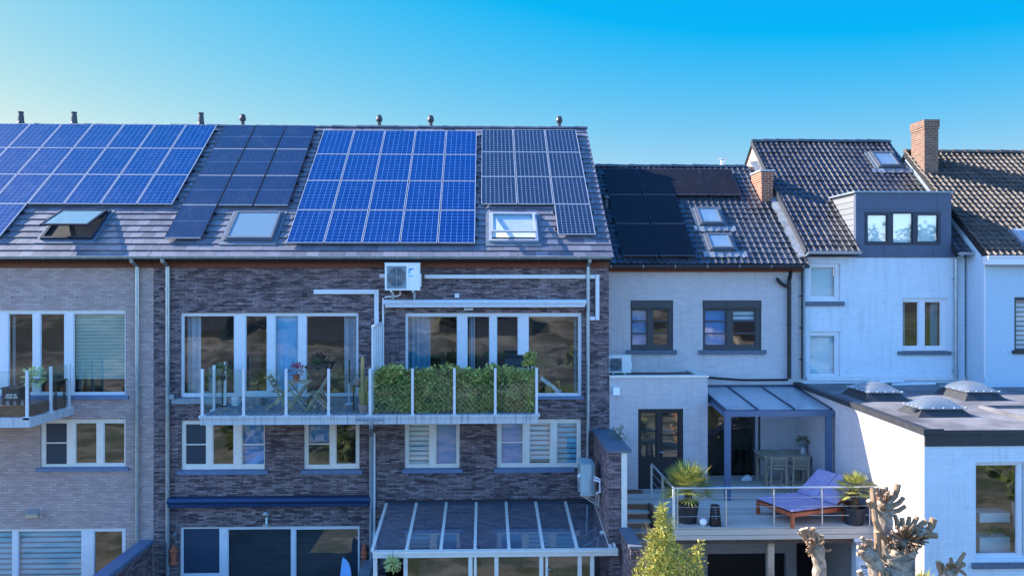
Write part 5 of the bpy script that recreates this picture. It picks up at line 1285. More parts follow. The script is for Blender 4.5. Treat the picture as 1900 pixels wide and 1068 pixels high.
# aquarium cabinet behind the window
p = at(1851,1028,YE+.5); t = thing('aquarium','aquarium with green plants on a pale blue cabinet behind the big window','aquarium',(p.x,p.y,2.6))
x0,_,x1,_ = xz(1818,950,1874,1028,YE+.5); z = [at(1850,y,YE+.5).z for y in (1060,996,968,951)]
b = MB(); b.box(x0,YE+.5,2.6,x1,YE+.9,z[1]); b.build('cabinet', M['roller_reflect_pale'], t)
b = MB(); b.box(x0,YE+.5,z[2],x1,YE+.9,z[3]); b.build('hood', M['roller_reflect_pale'], t)
b = MB(); b.face([(x0,YE+.505,z[1]),(x1,YE+.505,z[1]),(x1,YE+.505,z[2]),(x0,YE+.505,z[2])]); b.build('pane', M['clear'], t)
b = MB(); b.box(x0,YE+.86,z[1]+.001,x1,YE+.9,z[2]-.001); b.build('back_panel', M['black'], t)
b = MB(); leafball(b,((x0+x1)/2,YE+.7,z[1]+.1),.14,90,.09,.02,.6); b.build('water_plant', M['ivy'], t)
t = thing('ski_pair','pair of white skis leaning inside the big window','skis',at(1885,1030,YE+.55))
for (a,c) in (((1878,930),(1889,1020)),((1882,930),(1894,1020))):
    b = MB(); b.bar(at(*a,YE+.55),at(*c,YE+.55),.035,.012,(0,1,0)); b.build('ski', M['paper'], t)
# ================================================================== WOODEN DECK
YD = atz(1430,977,dk_z).y; XD0 = atz(1246,978,dk_z).x; YL = atz(1185,932,dk_z).y
t = thing('wooden_deck','raised weathered timber deck between the grey house and the white extension','deck',((XD0+XE)/2,YD,0))
b = MB(); b.box(XD0,YD,dk_z-.04,XE-.004,YX-.004,dk_z); b.box(X3e+.004,YX-.0039,dk_z-.04,XE-.004,Y3-.004,dk_z); b.box(xw2+.05,YL,dk_z-.04,XD0-.001,YX-.004,dk_z); b.build('boards', M['deck'], t)
b = MB(); b.box(XD0,YD-.025,dk_z-.27,XE-.01,YD-.001,dk_z-.002); b.box(XD0-.025,YD-.025,dk_z-.27,XD0-.001,YL,dk_z-.002); b.build('fascia_board', M['deck'], t)
b = MB(); b.box(XD0+.05,YD+.02,dk_z-.37,XE-.02,YD+.1,dk_z-.05)
for k in range(9): x=XD0+.2+k*.55; b.box(x,YD+.101,dk_z-.2,x+.06,YX-.05,dk_z-.041)
b.build('beam', M['timber_dark'], t)
for px in (1258,1431):
    x = at(px,1040,YD+.1).x; b = MB(); b.box(x-.075,YD+.11,0,x+.075,YD+.26,dk_z-.05); b.build('post', M['teak_old'], t)
x0 = at(1594,1040,YD).x; b = MB(); b.box(x0,YD+.15,0,XE-.004,YD+.4,dk_z-.05); b.box(x0-.12,YD-.05,dk_z-.34,XE-.004,YD+.14,dk_z-.272); b.build('pier', M['white_paint'], t)
# basement wall under the terrace
tb = thing('basement_wall','grey painted wall with a dark opening under the timber deck','wall',(6.5,22.5,0))
b = MB(); grid_wall(b, xw2+.1, XE-.01, 0, dk_z-.05, 22.75, [xz(1303,1026,1458,1200,22.75),xz(1478,1003,1512,1200,22.75)], .15); b.build('wall', M['grey_paint'], tb)
b = MB(); b.box(xw2+.15,22.95,0,XE-.02,23.0,dk_z-.05); b.build('dark_backing', M['black'], tb)  # black sheet, no door: paints the darkness inside the openings
# notice
sx0,sz0,sx1,sz1 = xz(1596,1042,1613,1085,YD+.1)
t2 = thing('notice_sign','white notice with a dark mark and printed lines under the deck corner','sign',((sx0+sx1)/2,YD+.1,sz0))
b = MB(); b.box(sx0,YD+.13,sz0,sx1,YD+.149,sz1); b.build('board', M['paper'], t2)
b = MB(); cx=(sx0+sx1)/2; zz=sz1-.12
b.tube([(cx-.075,YD+.128,zz+.02),(cx-.05,YD+.128,zz+.035),(cx-.02,YD+.128,zz+.01),(cx+.02,YD+.128,zz+.03),(cx+.05,YD+.128,zz-.005),(cx+.075,YD+.128,zz)],.012,5)
b.tube([(cx-.07,YD+.128,zz-.005),(cx-.02,YD+.128,zz-.02),(cx+.06,YD+.128,zz-.025)],.01,5)
for k in range(5): b.box(cx-.08,YD+.127,zz-.1-k*.06,cx+(.08 if k%2 else .05),YD+.1295,zz-.085-k*.06)
b.build('printing', M['pot_dark'], t2)
# railing
RHk = at(1430,904,YD+.06).z-dk_z
t = thing('deck_railing','stainless steel railing with thin wires along the front of the timber deck','railing',(XD0,YD,dk_z))
yr = YD+.06; zt = dk_z+RHk; xr0 = XD0+.06; xr1 = XE-.06
b = MB(); b.tube([(xr0-.02,yr,zt),(xr1+.04,yr,zt)],.024,10); b.build('handrail', M['steel'], t)
b = MB(); b.tube([(xr0-.0,yr+.02,zt),(xr0-.0,YL+.45,zt)],.022,10); b.build('handrail', M['steel'], t)
b = MB(); 
for f_ in (.25,.49,.73): b.tube([(xr0+.08,yr,zt-RHk*f_),(xr1-.02,yr,zt-RHk*f_)],.006,6); b.tube([(xr0,yr+.02,zt-RHk*f_),(xr0,YL+.45,zt-RHk*f_)],.005,6)
b.build('wires', M['steel'], t)
for px in (1257,1347,1436,1525,1613):
    x = min(at(px,950,yr).x, xr1); b = MB(); b.box(x-.012,yr-.02,dk_z,x+.012,yr+.02,zt-.02); b.box(x-.06,yr-.03,dk_z+.001,x+.06,yr+.03,dk_z+.012); b.build('post', M['steel'], t)
for y in (yr, yr+1.2, YL+.45):
    b = MB(); b.box(xr0-.03,y-.025,dk_z,xr0+.02,y+.025,zt-.02); b.build('post', M['cream_pvc'] if y==yr else M['steel'], t)
# stairs
t = thing('garden_stairs','open timber stairs descending from the deck beside the brick garden wall','stairs',(xw2+.4,YL,0))
xs0, xs1 = xw2+.06, atz(1204,932,dk_z).x-.03
b = MB()
for k in range(1,16):
    z = dk_z-.172*k; y = YL-.235*k
    if z < .05: break
    b.box(xs0,y-.0,z-.045,xs1,y+.27,z)
b.build('treads', M['deck'], t)
b = MB(); L = 15
for x in (xs1+.001,): b.hexa([(x,YL-.235*L,dk_z-.172*L-.25),(x+.05,YL-.235*L,dk_z-.172*L-.25),(x+.05,YL-.002,dk_z-.3),(x,YL-.002,dk_z-.3),(x,YL-.235*L,dk_z-.172*L+.1),(x+.05,YL-.235*L,dk_z-.172*L+.1),(x+.05,YL-.002,dk_z-.001),(x,YL-.002,dk_z-.001)])
b.build('stringer', M['timber_dark'], t)
b = MB(); b.box(xs0+.02,YX-.5,dk_z+.001,xs0+.75,YX-.15,dk_z+.02); tag(b.build('door_mat', M['board_brown']),'brown door mat on the deck beside the brick wall and stairs','door mat')

# ------------------------------------------------------------------ things on the deck
A = atz(1470,951,dk_z+.34); B = atz(1403,926,dk_z+.34); yv = (B-A); W_ = yv.length; rz = math.atan2(yv.y,yv.x)-math.pi/2
t = thing('sun_lounger','double wooden sun lounger with lavender cushions, back rest raised','sun lounger',(A.x,A.y,dk_z),rz)
f = MB(); LL = 2.0
for y in (.03,W_-.03): f.box(0,y-.03,.24,LL,y+.03,.33)
f.box(0,.061,.24,.05,W_-.061,.33); f.box(LL-.05,.061,.24,LL,W_-.061,.33); f.box(0.02,W_/2-.03,.2,LL-.06,W_/2+.03,.239)
for k in range(9): f.box(.08+k*.13,.061,.3,.08+k*.13+.09,W_-.061,.328)
for y in (.1,W_-.1): f.bar((1.25,y,.33),(1.9,y,.78),.05,.04)
f.bar((1.7,.1,.62),(1.95,.1,.3),.04,.04); f.bar((1.7,W_-.1,.62),(1.95,W_-.1,.3),.04,.04)
local(f.build('frame', M['eucalyptus']), t)
for x in (.03,LL-.5):
    for y in (.03,W_-.03): g = MB(); g.box(x-.035,y-.035,0,x+.035,y+.035,.239); local(g.build('leg', M['eucalyptus']), t)
def cushion(p0, ux, uy, uz, lx, ly, lz, name, seams=2):
    c = MB(); n, m_ = 16, 10
    def P(i,j,s_):
        u, v = i/n, j/m_; e = (1-abs(2*u-1)**5)*(1-abs(2*v-1)**5)
        sm = 1-.35*sum(math.exp(-((u-k/(seams+1))*26)**2) for k in range(1,seams+1))
        return p0 + ux*(u*lx) + uy*(v*ly) + uz*(lz*(.5+(.5*s_)*(.25+.75*e**.6)*sm))
    for i in range(n):
        for j in range(m_):
            c.face([P(i,j,1),P(i+1,j,1),P(i+1,j+1,1),P(i,j+1,1)],0,None,True); c.face([P(i,j,-1),P(i,j+1,-1),P(i+1,j+1,-1),P(i+1,j,-1)],0,None,True)
    for i in range(n):
        for j in (0,m_): c.face([P(i,j,-1),P(i+1,j,-1),P(i+1,j,1),P(i,j,1)],0)
    for j in range(m_):
        for i in (0,n): c.face([P(i,j,-1),P(i,j+1,-1),P(i,j+1,1),P(i,j,1)],0)
    local(c.build(name, M['lavender'], None), t)
X_, Y_, Z_ = Vector((1,0,0)),Vector((0,1,0)),Vector((0,0,1)); an = R(38)
for k in range(2):
    y0 = -.02+k*(W_/2+.02); w = W_/2
    cushion(Vector((-.02,y0,.335)),X_,Y_,Z_,1.27,w,.1,'seat_cushion')
    cushion(Vector((1.25,y0,.37)),Vector((math.cos(an),0,math.sin(an))),Y_,Vector((-math.sin(an),0,math.cos(an))),.82,w,.11,'back_cushion',1)
# bar table, stools and churn
xt0, xt1, yt0 = at(1416,845,23.0).x, XE-.06, 22.95
ztab = at(1460,845,23.0).z
t = thing('bar_table','high weathered wooden bar table against the side wall under the canopy','table',((xt0+xt1)/2,23.4,dk_z))
b = MB()
for k in range(7): b.box(xt0,yt0+k*.13,ztab-.04,xt1,yt0+k*.13+.122,ztab)
b.box(xt0+.06,yt0+.04,ztab-.14,xt1-.06,yt0+.07,ztab-.041); b.box(xt0+.06,yt0+.8,ztab-.14,xt1-.06,yt0+.83,ztab-.041); b.box(xt0+.06,yt0+.071,ztab-.14,xt0+.09,yt0+.799,ztab-.041); b.build('tabletop', M['teak_old'], t)
for x in (xt0+.08,xt1-.08):
    for y in (yt0+.07,yt0+.8): g = MB(); g.box(x-.04,y-.04,dk_z+.001,x+.04,y+.04,ztab-.141); g.build('leg', M['teak_old'], t)
def stool(px, label):
    x = at(px,868,22.35).x; t = thing('bar_stool',label,'bar stool',(x,22.5,dk_z+.001),0,'slatted bar stools at the high table')
    w, sh, th = .2, .62, .92
    for sx in (-w,w):
        g = MB(); g.bar((sx,-.18,0),(sx,-.2,th),.04,.045,(0,1,0)); local(g.build('leg', M['teak_old']), t)
        g = MB(); g.bar((sx,.2,0),(sx,.18,sh-.04),.04,.04,(0,1,0)); local(g.build('leg', M['teak_old']), t)
    g = MB(); g.box(-w-.02,-.18,sh-.03,w+.02,.22,sh); local(g.build('seat', M['teak_old']), t)
    g = MB(); g.bar((-w+.02,-.2,th-.03),(w-.02,-.2,th-.03),.025,.06,(0,1,0)); g.bar((-w+.02,-.2,th-.22),(w-.02,-.2,th-.22),.025,.05,(0,1,0))
    for k in range(7): g.bar((-w+.06+k*.047,-.2,th-.2),(-w+.06+k*.047,-.2,th-.05),.022,.012,(0,1,0))
    local(g.build('backrest', M['teak_old']), t)
    g = MB(); g.bar((-w,-.185,.2),(w,-.185,.2),.025,.04,(0,1,0)); g.bar((-w,.19,.2),(w,.19,.2),.025,.04,(0,1,0)); local(g.build('stretcher', M['teak_old']), t)
stool(1444,'left slatted wooden bar stool at the high table'); stool(1485,'right slatted wooden bar stool, half hidden by the lavender lounger')
p = Vector((at(1490,840,23.3).x,23.3,ztab)); t = thing('milk_churn','silver milk churn holding a dark plant on the bar table','churn',p)
b = MB(); b.lathe(p,[(0,0),(.1,0),(.1,.17),(.06,.22),(.075,.27),(.06,.27),(0,.25)],14); b.build('churn', M['alu'], t)
b = MB(); leafball(b,p+Vector((0,0,.3)),.15,140,.09,.03); b.build('foliage', M['dull_leaf'], t)
p = atz(1386,891,dk_z); b = MB()
b.lathe((0,0,0),[(.0,.0),(.15,0),(.14,.05),(.09,.1),(.05,.13),(0,.14)],14)
o = b.build('crumpled_cloth', M['cloth']); o.location = (p.x,p.y,dk_z+.001); o.scale = (1,.7,1); tag(o,'crumpled pale cloth lying on the deck before the sliding door','cloth')
for v in o.data.vertices: v.co += Vector((random.uniform(-.025,.025),random.uniform(-.025,.025),random.uniform(0,.03)))
p = atz(1327,974,dk_z); t = thing('garden_lantern','black tapered lattice lantern on the deck behind the railing','lantern',p)
b = MB(); h_=.45
for i in range(4):
    a = i*math.pi/2+math.pi/4; a2=a+math.pi/2
    P = lambda u,v: Vector((p.x,p.y,p.z)) + (Vector((math.cos(a),math.sin(a),0))*(1-u)+Vector((math.cos(a2),math.sin(a2),0))*u)*(.15-.05*v)+Vector((0,0,v*h_))
    b.bar(P(0,0),P(0,1),.018,.018)
    for k in range(7):
        v=k/7+.07; b.bar(P(0,v),P(1,v),.012,.012)
        b.bar(P(0,v-.05),P(.5,v+.09),.01,.01); b.bar(P(.5,v-.05),P(1,v+.09),.01,.01); b.bar(P(.5,v-.05),P(0,v+.09),.01,.01); b.bar(P(1,v-.05),P(.5,v+.09),.01,.01)
    b.bar(P(0,1),P(1,1),.02,.03); b.bar(P(0,0),P(1,0),.02,.03)
b.build('lattice', M['black'], t); b = MB(); b.lathe(p+Vector((0,0,.001)),[(0,0),(.05,0),(.05,.12),(0,.12)],10); b.build('candle', M['board_brown'], t)
p = atz(1305,974,dk_z); b = MB(); b.lathe(p,[(0,0),(.045,.002),(.075,.035),(.088,.085),(.075,.135),(.045,.163),(0,.172)],18); tag(b.build('globe_light', M['letter_white']),'white globe light lying on the deck between palm pot and lantern','globe light')
# fan palms
def fan_palm(p, label, pot_r, pot_h, trunk_h, fr, n):
    t = thing('potted_palm',label,'potted palm',p,0,'fan palms in dark pots on the deck')
    b = MB(); b.lathe((0,0,0),[(0,0),(pot_r*.78,0),(pot_r,pot_h),(pot_r*1.04,pot_h),(pot_r*1.04,pot_h+.03),(pot_r*.93,pot_h+.03),(pot_r*.9,pot_h-.05),(0,pot_h-.05)],24); local(b.build('pot', M['pot_dark']), t)
    s = MB(); s.lathe((0,0,pot_h-.045),[(pot_r*.89,0),(0,.01)],16); local(s.build('soil', M['soil']), t)
    k = MB(); k.tube([(0,0,pot_h-.04),(.02,.0,pot_h+trunk_h*.5),(0,.02,pot_h+trunk_h)],[.075,.085,.06],10)
    for _ in range(40):
        a = random.random()*6.28; z = pot_h+trunk_h*random.random(); k.leaf((.07*math.cos(a),.07*math.sin(a),z),(math.cos(a),math.sin(a),1.2),(math.cos(a),math.sin(a),-.5),.09,.04)
    local(k.build('trunk', M['palm_trunk']), t)
    f = MB()
    for i in range(n):
        a = 2.399*i+random.random()*.3; el = R(78-i/n*95)+random.uniform(-.1,.1)
        d = Vector((math.cos(a)*math.cos(el),math.sin(a)*math.cos(el),math.sin(el))); base = Vector((0,0,pot_h+trunk_h)); L1 = fr*.5*random.uniform(.8,1.1)
        tip = base+d*L1; f.tube([base,base+d*L1*.5+Vector((0,0,.01)),tip],.006,5)
        side = d.cross(Vector((0,0,1)));  side = side.normalized() if side.length>.05 else Vector((1,0,0))
        nn = side.cross(d).normalized()
        for q in range(13):
            w = R(-82+q*164/12); bd = d*math.cos(w)+side*math.sin(w)
            bd = bd+Vector((0,0,-.12))+nn*.12*abs(math.sin(w)); Lb = fr*.52*(.75+.25*math.cos(w))*random.uniform(.9,1.1)
            f.leaf(tip,bd,nn,Lb,.032)
    local(f.build('fronds', M['palm']), t)
fan_palm(atz(1276,968,dk_z),'large bushy fan palm in a dark pot at the left end of the deck railing',.25,.42,.3,.76,52)
fan_palm(atz(1585,971,dk_z),'smaller fan palm with bare stem in a round pot at the right deck corner',.25,.36,.38,.52,26)

# ================================================================== TREES AND PLANTS IN THE GARDEN
def pollard(name, label, Y, limbs, knobs, stubs, group='pollarded trees'):
    s = Y*1.004/F
    P = lambda x,y,d=0: at(x,y,Y+d)
    t = thing(name,label,'pollard tree',P(*limbs[0][0][:2])*1.0,0,group); 
    b = MB()
    for L in limbs:
        pts, rs = [], []
        # resample for a gnarled outline
        for i in range(len(L)-1):
            for k in range(4):
                u = k/4; x=L[i][0]*(1-u)+L[i+1][0]*u; y=L[i][1]*(1-u)+L[i+1][1]*u; r=L[i][2]*(1-u)+L[i+1][2]*u; d=(L[i][3] if len(L[i])>3 else 0)*(1-u)+(L[i+1][3] if len(L[i+1])>3 else 0)*u
                pts.append(P(x,y,d)+Vector((random.uniform(-.12,.12),0,random.uniform(-.1,.1)))*r*s); rs.append(r*s*random.uniform(.96,1.05))
        e=L[-1]; pts.append(P(e[0],e[1],e[3] if len(e)>3 else 0)); rs.append(e[2]*s)
        b.tube(pts,rs,14)
    b.build('trunk', M['bark'], t)
    import mathutils
    k = MB()
    for (x,y,r,*dd) in knobs:                              # swollen heads
        c = P(x,y,dd[0] if dd else 0); n, m_ = 28, 18
        def Q(i,j):
            th, ph = 2*math.pi*i/n, math.pi*j/m_; v = Vector((math.cos(th)*math.sin(ph),math.sin(th)*math.sin(ph),math.cos(ph)))
            return c + v*r*s*(1+.3*mathutils.noise.noise(v*2.6+Vector((x,y,0))*.13)+.14*mathutils.noise.noise(v*7+Vector((x,y,0))*.2))
        for i in range(n):
            for j in range(m_): k.face([Q(i,j),Q(i,j+1),Q(i+1,j+1),Q(i+1,j)],0,None,True)
    k.build('knuckles', M['bark'], t, weld=True)
    # sawn shoots: each cut branch is its own piece on the tree's crown
    sm = MB()
    for S in stubs:
        big = math.dist(S[0][:2],S[-1][:2]) > 12 and S[0][2] > 3.9
        c = MB() if big else sm
        pts = [P(q[0],q[1],q[3] if len(q)>3 else 0) for q in S]; rs = [q[2]*s for q in S]
        c.tube(pts,rs,9,0,True,True,1 if big else 0)
        if big: c.build('cut_branch', [M['shoot'],M['cut_wood']], t)
    sm.build('short_stubs', [M['shoot'],M['cut_wood']], t)['kind'] = 'stuff'
    return t
def fanstubs(cx, cy, r, n, l0, l1, a0, a1, rad=3, dep=.18):
    out = []
    for i in range(n):
        a = R(random.uniform(a0,a1)); l = random.uniform(l0,l1); d = random.uniform(-dep,dep*.2); k = random.uniform(.75,1.0)
        dx, dy = math.cos(a)*k, -math.sin(a)*k; bend = random.uniform(-.35,.35)
        out.append([(cx+dx*r*.7,cy+dy*r*.7,rad*1.15,d*.6),(cx+dx*(r+l*.5)-dy*bend*l*.2,cy+dy*(r+l*.5)+dx*bend*l*.2,rad,d*1.1),(cx+dx*(r+l),cy+dy*(r+l)-l*.1,rad*.88,d*1.5)])
    return out
# right-hand big pollard
pollard('pollard_tree','large pollarded tree with thick twin heads before the sunlit white wall',15.5,
 [[(1668,1400,44),(1664,1120,38),(1661,1060,32),(1665,1020,33),(1673,1002,27)],
  [(1650,1030,20),(1641,985,17),(1638,945,15),(1641,925,15)],
  [(1640,1100,16,-.1),(1628,1060,15,-.15),(1618,1035,14,-.2),(1604,1022,12,-.25)],
  [(1680,1010,16),(1702,992,13),(1716,986,11)]],
 [(1676,1003,18),(1696,1000,11,-.1),(1657,1006,11,-.15),(1641,930,11),(1649,950,9),(1609,1022,11,-.22),(1621,1033,9,-.2)],
 [[(1655,1006,7,-.15),(1634,990,6.5,-.2),(1624,965,6,-.2),(1621,930,5.5,-.15),(1620,905,5,-.1)],
  [(1648,930,7),(1661,918,6.5),(1664,908,6.3),(1666,897,6)],[(1652,940,5),(1668,932,4.6),(1677,922,4.2)],[(1650,950,5),(1668,946,4.5),(1680,938,4)],
  [(1632,935,4.5),(1628,915,4.2),(1626,903,4)],[(1636,920,4.6),(1637,905,4)],[(1642,915,4.6),(1645,902,4.2)],[(1628,950,5,-.1),(1616,938,4.5,-.15),(1611,928,4,-.2)],
  [(1708,985,8),(1722,985,7.5),(1728,975,7.2),(1733,961,6.8)],[(1710,990,7),(1728,992,6),(1738,993,5.5)],[(1700,985,6),(1709,972,5.2),(1719,965,5)],
  [(1690,985,5.2),(1696,970,5),(1702,957,4.6)],[(1684,980,5),(1686,965,4.4),(1687,957,4.2)],[(1675,975,5),(1674,960,4.5)],[(1666,980,5),(1664,965,4.5),(1660,955,4)],
  [(1628,1030,7.5,-.2),(1629,1010,6.5,-.22),(1628,995,6.2,-.22),(1627,985,6,-.22)],[(1618,1022,4,-.2),(1606,1005,3.4,-.25),(1598,996,3,-.25)],[(1610,1018,4,-.25),(1596,1015,3.8,-.3),(1591,1014,3.6,-.3)],[(1612,1026,4,-.25),(1598,1026,3.8,-.3),(1590,1027,3.6,-.3)],
  [(1612,1010,3.5,-.25),(1609,1000,3.2,-.25)],[(1616,1012,3.5,-.25),(1615,1000,3.2,-.25)],
  [(1604,1080,6,-.4),(1597,1066,5.2,-.4),(1594,1058,5,-.4)],[(1636,1080,6,-.3),(1635,1062,5.5,-.3),(1634,1054,5.2,-.3)],[(1645,1080,4.5,-.3),(1645,1060,4,-.3)]]
 + fanstubs(1680,1002,15,60,7,20,-45,225,1.9,.5) + fanstubs(1690,1006,12,30,4,14,-150,-20,1.6,.5) + fanstubs(1704,998,8,22,6,16,-90,110,1.8,.35) + fanstubs(1657,1007,7,20,6,15,110,320,1.8,.35) + fanstubs(1643,934,7,14,8,20,20,170,2.2,.25)+ fanstubs(1644,950,8,10,5,12,-60,240,1.8,.25)+ fanstubs(1610,1022,8,14,5,13,90,260,1.8,.25))
pollard('pollard_tree','slim pollarded tree with one knobbly head below the deck railing',17.0,
 [[(1524,1300,16),(1523,1100,14),(1521,1060,12.5),(1519,1035,12),(1515,1012,13)]],
 [(1514,1012,11),(1506,1006,7,-.05),(1520,1018,9,-.05)],
 [[(1502,1008,5.5),(1493,997,5),(1489,985,5),(1487,981,4.8)],[(1508,1003,5),(1500,990,4.6),(1495,979,4.4)],[(1510,1000,4.8),(1508,988,4.6),(1509,978,4.6)],[(1516,1002,4),(1515,992,3.6),(1514,987,3.4)],
  [(1522,1008,4.6),(1524,1000,4.4),(1525,992,4.4)],[(1527,1020,2.4),(1536,1021,2.2),(1542,1020,2)],[(1498,1000,2.2),(1485,991,1.8),(1481,988,1.6)]]
 + fanstubs(1513,1013,7,30,5,13,10,200,1.5,.2) + fanstubs(1510,1020,7,18,4,9,130,290,1.3,.15))
pollard('pollard_tree','cut tree limb with a split knobbly head at the bottom right corner',15.0,
 [[(1722,1300,24),(1738,1130,18),(1752,1080,14),(1764,1058,13)]],
 [(1768,1054,11),(1759,1063,9,-.05)],
 [[(1775,1050,5),(1783,1036,4),(1790,1024,3.2)],[(1778,1056,4),(1786,1060,3.2),(1792,1066,2.6)],[(1752,1072,6),(1743,1052,5.2),(1741,1040,5)],[(1756,1066,4),(1749,1050,3.4),(1748,1044,3.2)],[(1776,1050,5),(1788,1046,4.6),(1790,1046,4.2)],[(1766,1044,4),(1764,1034,3)]]
 + fanstubs(1768,1055,8,22,4,12,-40,200,1.6,.2))
# bamboo
Yb = 17.5
t = thing('bamboo_plant','yellow-green bamboo clump growing in front of the garden stairs','bamboo',at(1240,1300,Yb))
b = MB(); st = MB()
def culm(tip, base, wid, n, tw=2.0):
    st.tube([at(*base,Yb),at((tip[0]+base[0])/2,(tip[1]+base[1])/2,Yb),at(*tip,Yb)],[.02,.012,.004],6)
    for _ in range(n):
        u = random.random()**.75; x = tip[0]+(base[0]-tip[0])*u; y = tip[1]+(base[1]-tip[1])*u; w = 3+wid*min(1,u*tw)*(.62+.38*math.sin(u*37+tip[0])*math.sin(u*91+1))
        g = random.gauss(0,.56); p = at(x+g*w,y+random.gauss(0,3),Yb+random.gauss(0,.5)*w*.011)
        b.leaf(p,Vector((g*.9+random.gauss(0,.6),random.gauss(0,.6),random.gauss(.25,.6))),Vector((random.gauss(0,.6),-1,random.gauss(.4,.6))),random.uniform(.06,.14),random.uniform(.018,.032))
culm((1228,936),(1232,1290),32,4800,3.2); culm((1245,958),(1240,1290),26,1500,3); culm((1210,985),(1215,1290),28,2000,3)
culm((1190,1035),(1210,1290),22,1200,3); culm((1298,1003),(1262,1290),22,1500,3.2); culm((1280,1015),(1262,1290),24,1500,3); culm((1258,1010),(1255,1290),24,1700,3); culm((1302,1048),(1275,1290),16,600,3); culm((1178,1052),(1200,1290),16,700,3)
b.build('foliage', M['bamboo'], t); st.build('stem', M['bamboo_stem'], t)
# bare twigs by the stairs
t = thing('bare_shrub','thin leafless twigs rising in front of the lower garden stairs','shrub',at(1205,1200,18.2))
b = MB()
for k in range(12):
    x = random.uniform(1185,1218); p0 = at(1202+random.uniform(-6,6),1200,18.2); p1 = at(x,random.uniform(965,1030),18.2+random.uniform(-.3,.3)); b.tube([p0,(p0+p1)/2+Vector((random.uniform(-.1,.1),0,.1)),p1],[.008,.006,.003],5)
    for _ in range(3): u=random.uniform(.4,.9); q=p0.lerp(p1,u); b.tube([q,q+Vector((random.uniform(-.2,.2),random.uniform(-.1,.1),random.uniform(.1,.3)))],.003,4)
b.build('twigs', M['shoot'], t)
# yellow spiky plant at the bottom
t = thing('yucca_plant','yellow-green spiky plant at the foot of the large pollarded tree','yucca',at(1716,1150,15.9))
b = MB(); c = at(1714,1092,15.9)
for k in range(70):
    a=random.random()*6.28; e=random.uniform(.2,1.4); b.leaf(c,(math.cos(a)*math.cos(e),math.sin(a)*math.cos(e),math.sin(e)),(0,0,1),random.uniform(.3,.5),.04)
b.build('leaves', M['bamboo'], t); b = MB(); b.tube([at(1716,1300,15.9),c],[.06,.05],8); b.build('trunk', M['palm_trunk'], t)

# ================================================================== GROUND, HILL BEHIND THE CAMERA, SKY, SUN
b = MB(); b.face([(-900,-12,0),(900,-12,0),(900,900,0),(-900,900,0)]); tag(b.build('ground', M['garden']), kind='structure')
import mathutils
b = MB(); nx, ny = 48, 40
def hz(i,j):
    x = -160+320*i/nx; y = -8-150*(j/ny)**1.3; u = min(1,max(0,(-8-y)/95)); z = 17*u*u*(3-2*u)*(.85+.15*math.sin(x*.03+1)) + 1.2*u*mathutils.noise.noise(Vector((x*.06,y*.06,0))) + .05
    return (x, y, z)
for i in range(nx):
    for j in range(ny): b.face([hz(i,j),hz(i,j+1),hz(i+1,j+1),hz(i+1,j)],0,None,True)
tag(b.build('hillside', M['hill'], weld=True), kind='structure')
b = MB(); rr = random.Random(3)
for k in range(34):
    i, j = rr.uniform(6,nx-6), rr.uniform(10,ny-4); c = Vector(hz(i,j)); hgt = rr.uniform(3,7)
    for _ in range(150):
        d = Vector((rr.gauss(0,1),rr.gauss(0,1),rr.gauss(0,1))).normalized()*rr.random()**.4
        p = c+Vector((0,0,hgt*.6))+Vector((d.x*hgt*.4,d.y*hgt*.4,d.z*hgt*.5)); b.leaf(p,(rr.gauss(0,1),rr.gauss(0,1),rr.gauss(0,1)),(rr.gauss(0,1),rr.gauss(0,1),rr.gauss(0,1)),.9,.6)
for k in range(46):                                        # shrubs in the gardens below the drone, seen only in the window panes
    c = Vector((rr.uniform(-22,26), rr.uniform(-26,4), 0)); hgt = rr.uniform(1.2,3.4)
    for _ in range(150):
        d = Vector((rr.gauss(0,1),rr.gauss(0,1),rr.gauss(0,1))).normalized()*rr.random()**.4
        p = c+Vector((0,0,hgt*.55))+Vector((d.x*hgt*.5,d.y*hgt*.5,d.z*hgt*.5)); b.leaf(p,(rr.gauss(0,1),rr.gauss(0,1),rr.gauss(0,1)),(rr.gauss(0,1),rr.gauss(0,1),rr.gauss(0,1)),.5,.35)
tag(b.build('far_wood', M['dull_leaf']), kind='stuff')
b = MB()
for k in range(5):
    x, y = -34+k*15+rr.uniform(-3,3), rr.uniform(-44,-30); wd, dp, hh = rr.uniform(6,9), rr.uniform(5,7), rr.uniform(4.5,6.5); z = .2
    b.box(x,y-dp,z-3,x+wd,y,z+hh*.6); b.prism([(y+.3,z+hh*.6),(y-dp/2,z+hh),(y-dp-.3,z+hh*.6)],x-.3,x+wd+.3,1)
    for q in range(3): b.box(x+.8+q*2,y+.01,z+.6,x+1.8+q*2,y+.05,z+2,2)
tag(b.build('far_houses', [M['room'],M['pot_dark'],M['black']]), kind='stuff')

S_ = Vector((-.785,.30,.54)).normalized()
el = math.asin(S_.z); az = math.atan2(S_.x, S_.y)
w = bpy.data.worlds.new('World'); scene.world = w; w.use_nodes = True; nt = w.node_tree
sky = nt.nodes.new('ShaderNodeTexSky'); sky.sky_type = 'NISHITA'; sky.sun_disc = False; sky.sun_elevation = el; sky.sun_rotation = az
sky.altitude = 50; sky.air_density = 1.0; sky.dust_density = .6; sky.ozone_density = 2.5
hs = nt.nodes.new('ShaderNodeHueSaturation'); hs.inputs['Saturation'].default_value = 1.3; hs.inputs['Hue'].default_value = .492
bg = nt.nodes['Background']; bg.inputs['Strength'].default_value = .13
nt.links.new(sky.outputs[0], hs.inputs['Color']); EXPO = 1.9; K = 2**EXPO; STR = .13; bg.inputs['Strength'].default_value = STR
def wn(typ, **kw):
    n = nt.nodes.new('ShaderNode'+typ)
    for k, v in kw.items(): setattr(n, k, v)
    return n
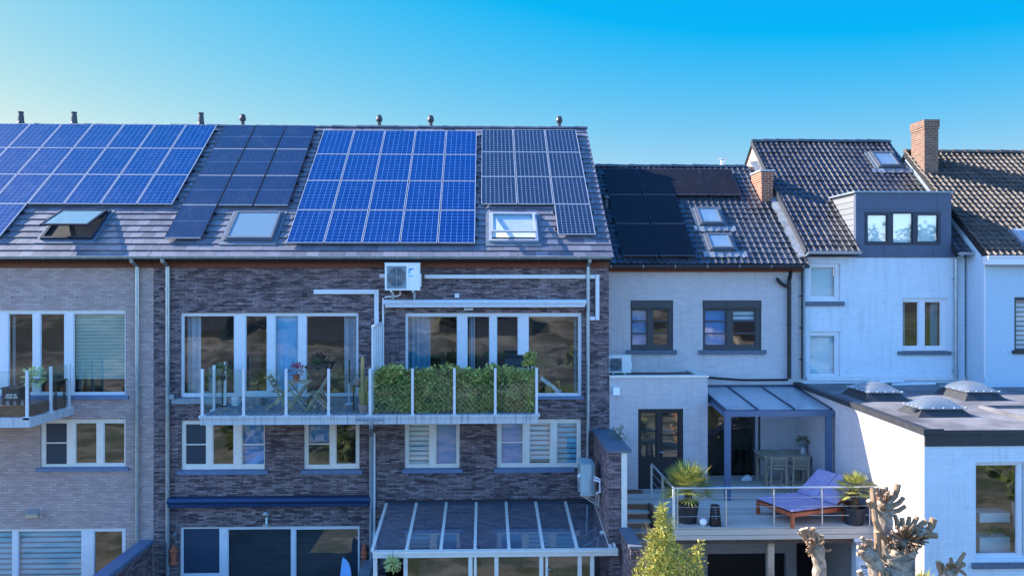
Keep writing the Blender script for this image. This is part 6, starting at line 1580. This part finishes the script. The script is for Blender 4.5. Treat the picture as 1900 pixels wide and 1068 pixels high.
def wmath(op, a, b=None, c=None, clamp=False):
    n = wn('Math', operation=op); n.use_clamp = clamp
    for i, v in enumerate((a,b,c)):
        if v is None: continue
        if isinstance(v, bpy.types.NodeSocket): nt.links.new(v, n.inputs[i])
        else: n.inputs[i].default_value = v
    return n.outputs[0]
tn = wn('VectorMath', operation='MULTIPLY'); nt.links.new(hs.outputs[0], tn.inputs[0]); tn.inputs[1].default_value = (.72*.13,1.02*.13,1.2*.13)
sp = wn('SeparateXYZ'); nt.links.new(tn.outputs[0], sp.inputs[0])
# sun side of the sky: tone compressed, as the photograph's sky is
r_ = wmath('MAXIMUM', wmath('MULTIPLY_ADD', sp.outputs[0], 2.9, -.237), .003); g_ = wmath('MULTIPLY', wmath('POWER', sp.outputs[1], .7), 1.03); b_ = wmath('MULTIPLY', wmath('POWER', wmath('MAXIMUM', sp.outputs[2], .2), -.15), .89)
cf = wn('CombineXYZ')
for i, q in enumerate((r_,g_,b_)): nt.links.new(wmath('DIVIDE', q, K*STR), cf.inputs[i])
cb = wn('VectorMath', operation='MULTIPLY'); nt.links.new(hs.outputs[0], cb.inputs[0]); cb.inputs[1].default_value = (1.2,1.2,1.43)  # sky behind the camera brightened and made bluer to light shaded facades
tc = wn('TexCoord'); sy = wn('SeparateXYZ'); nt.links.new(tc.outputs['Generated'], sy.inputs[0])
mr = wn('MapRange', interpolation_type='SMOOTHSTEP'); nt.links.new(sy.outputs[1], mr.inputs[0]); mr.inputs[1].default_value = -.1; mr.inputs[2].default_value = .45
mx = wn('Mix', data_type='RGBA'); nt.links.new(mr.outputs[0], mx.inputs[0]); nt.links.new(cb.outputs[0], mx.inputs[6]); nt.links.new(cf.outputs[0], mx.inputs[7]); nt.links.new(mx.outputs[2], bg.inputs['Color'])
ld = bpy.data.lights.new('sun','SUN'); ld.energy = 4.3; ld.angle = R(.5); ld.color = (1,.92,.82)
lo = bpy.data.objects.new('sun', ld); C.objects.link(lo); lo.rotation_euler = (-S_).to_track_quat('-Z','Y').to_euler(); lo.location = (-30,15,30)
cd = bpy.data.cameras.new('camera'); cam = bpy.data.objects.new('camera', cd); C.objects.link(cam); scene.camera = cam
cam.location = (0,0,H); cam.rotation_euler = (math.pi/2,0,-YAW); cd.sensor_width = 36; cd.lens = F/1900*36; cd.shift_y = -(534-HOR)/1900; cd.clip_end = 3000
scene.view_settings.view_transform = 'Standard'; scene.view_settings.look = 'None'; scene.view_settings.exposure = EXPO; scene.view_settings.gamma = 1
scene.render.engine = 'CYCLES'; scene.cycles.transparent_max_bounces = 16; scene.cycles.max_bounces = 8
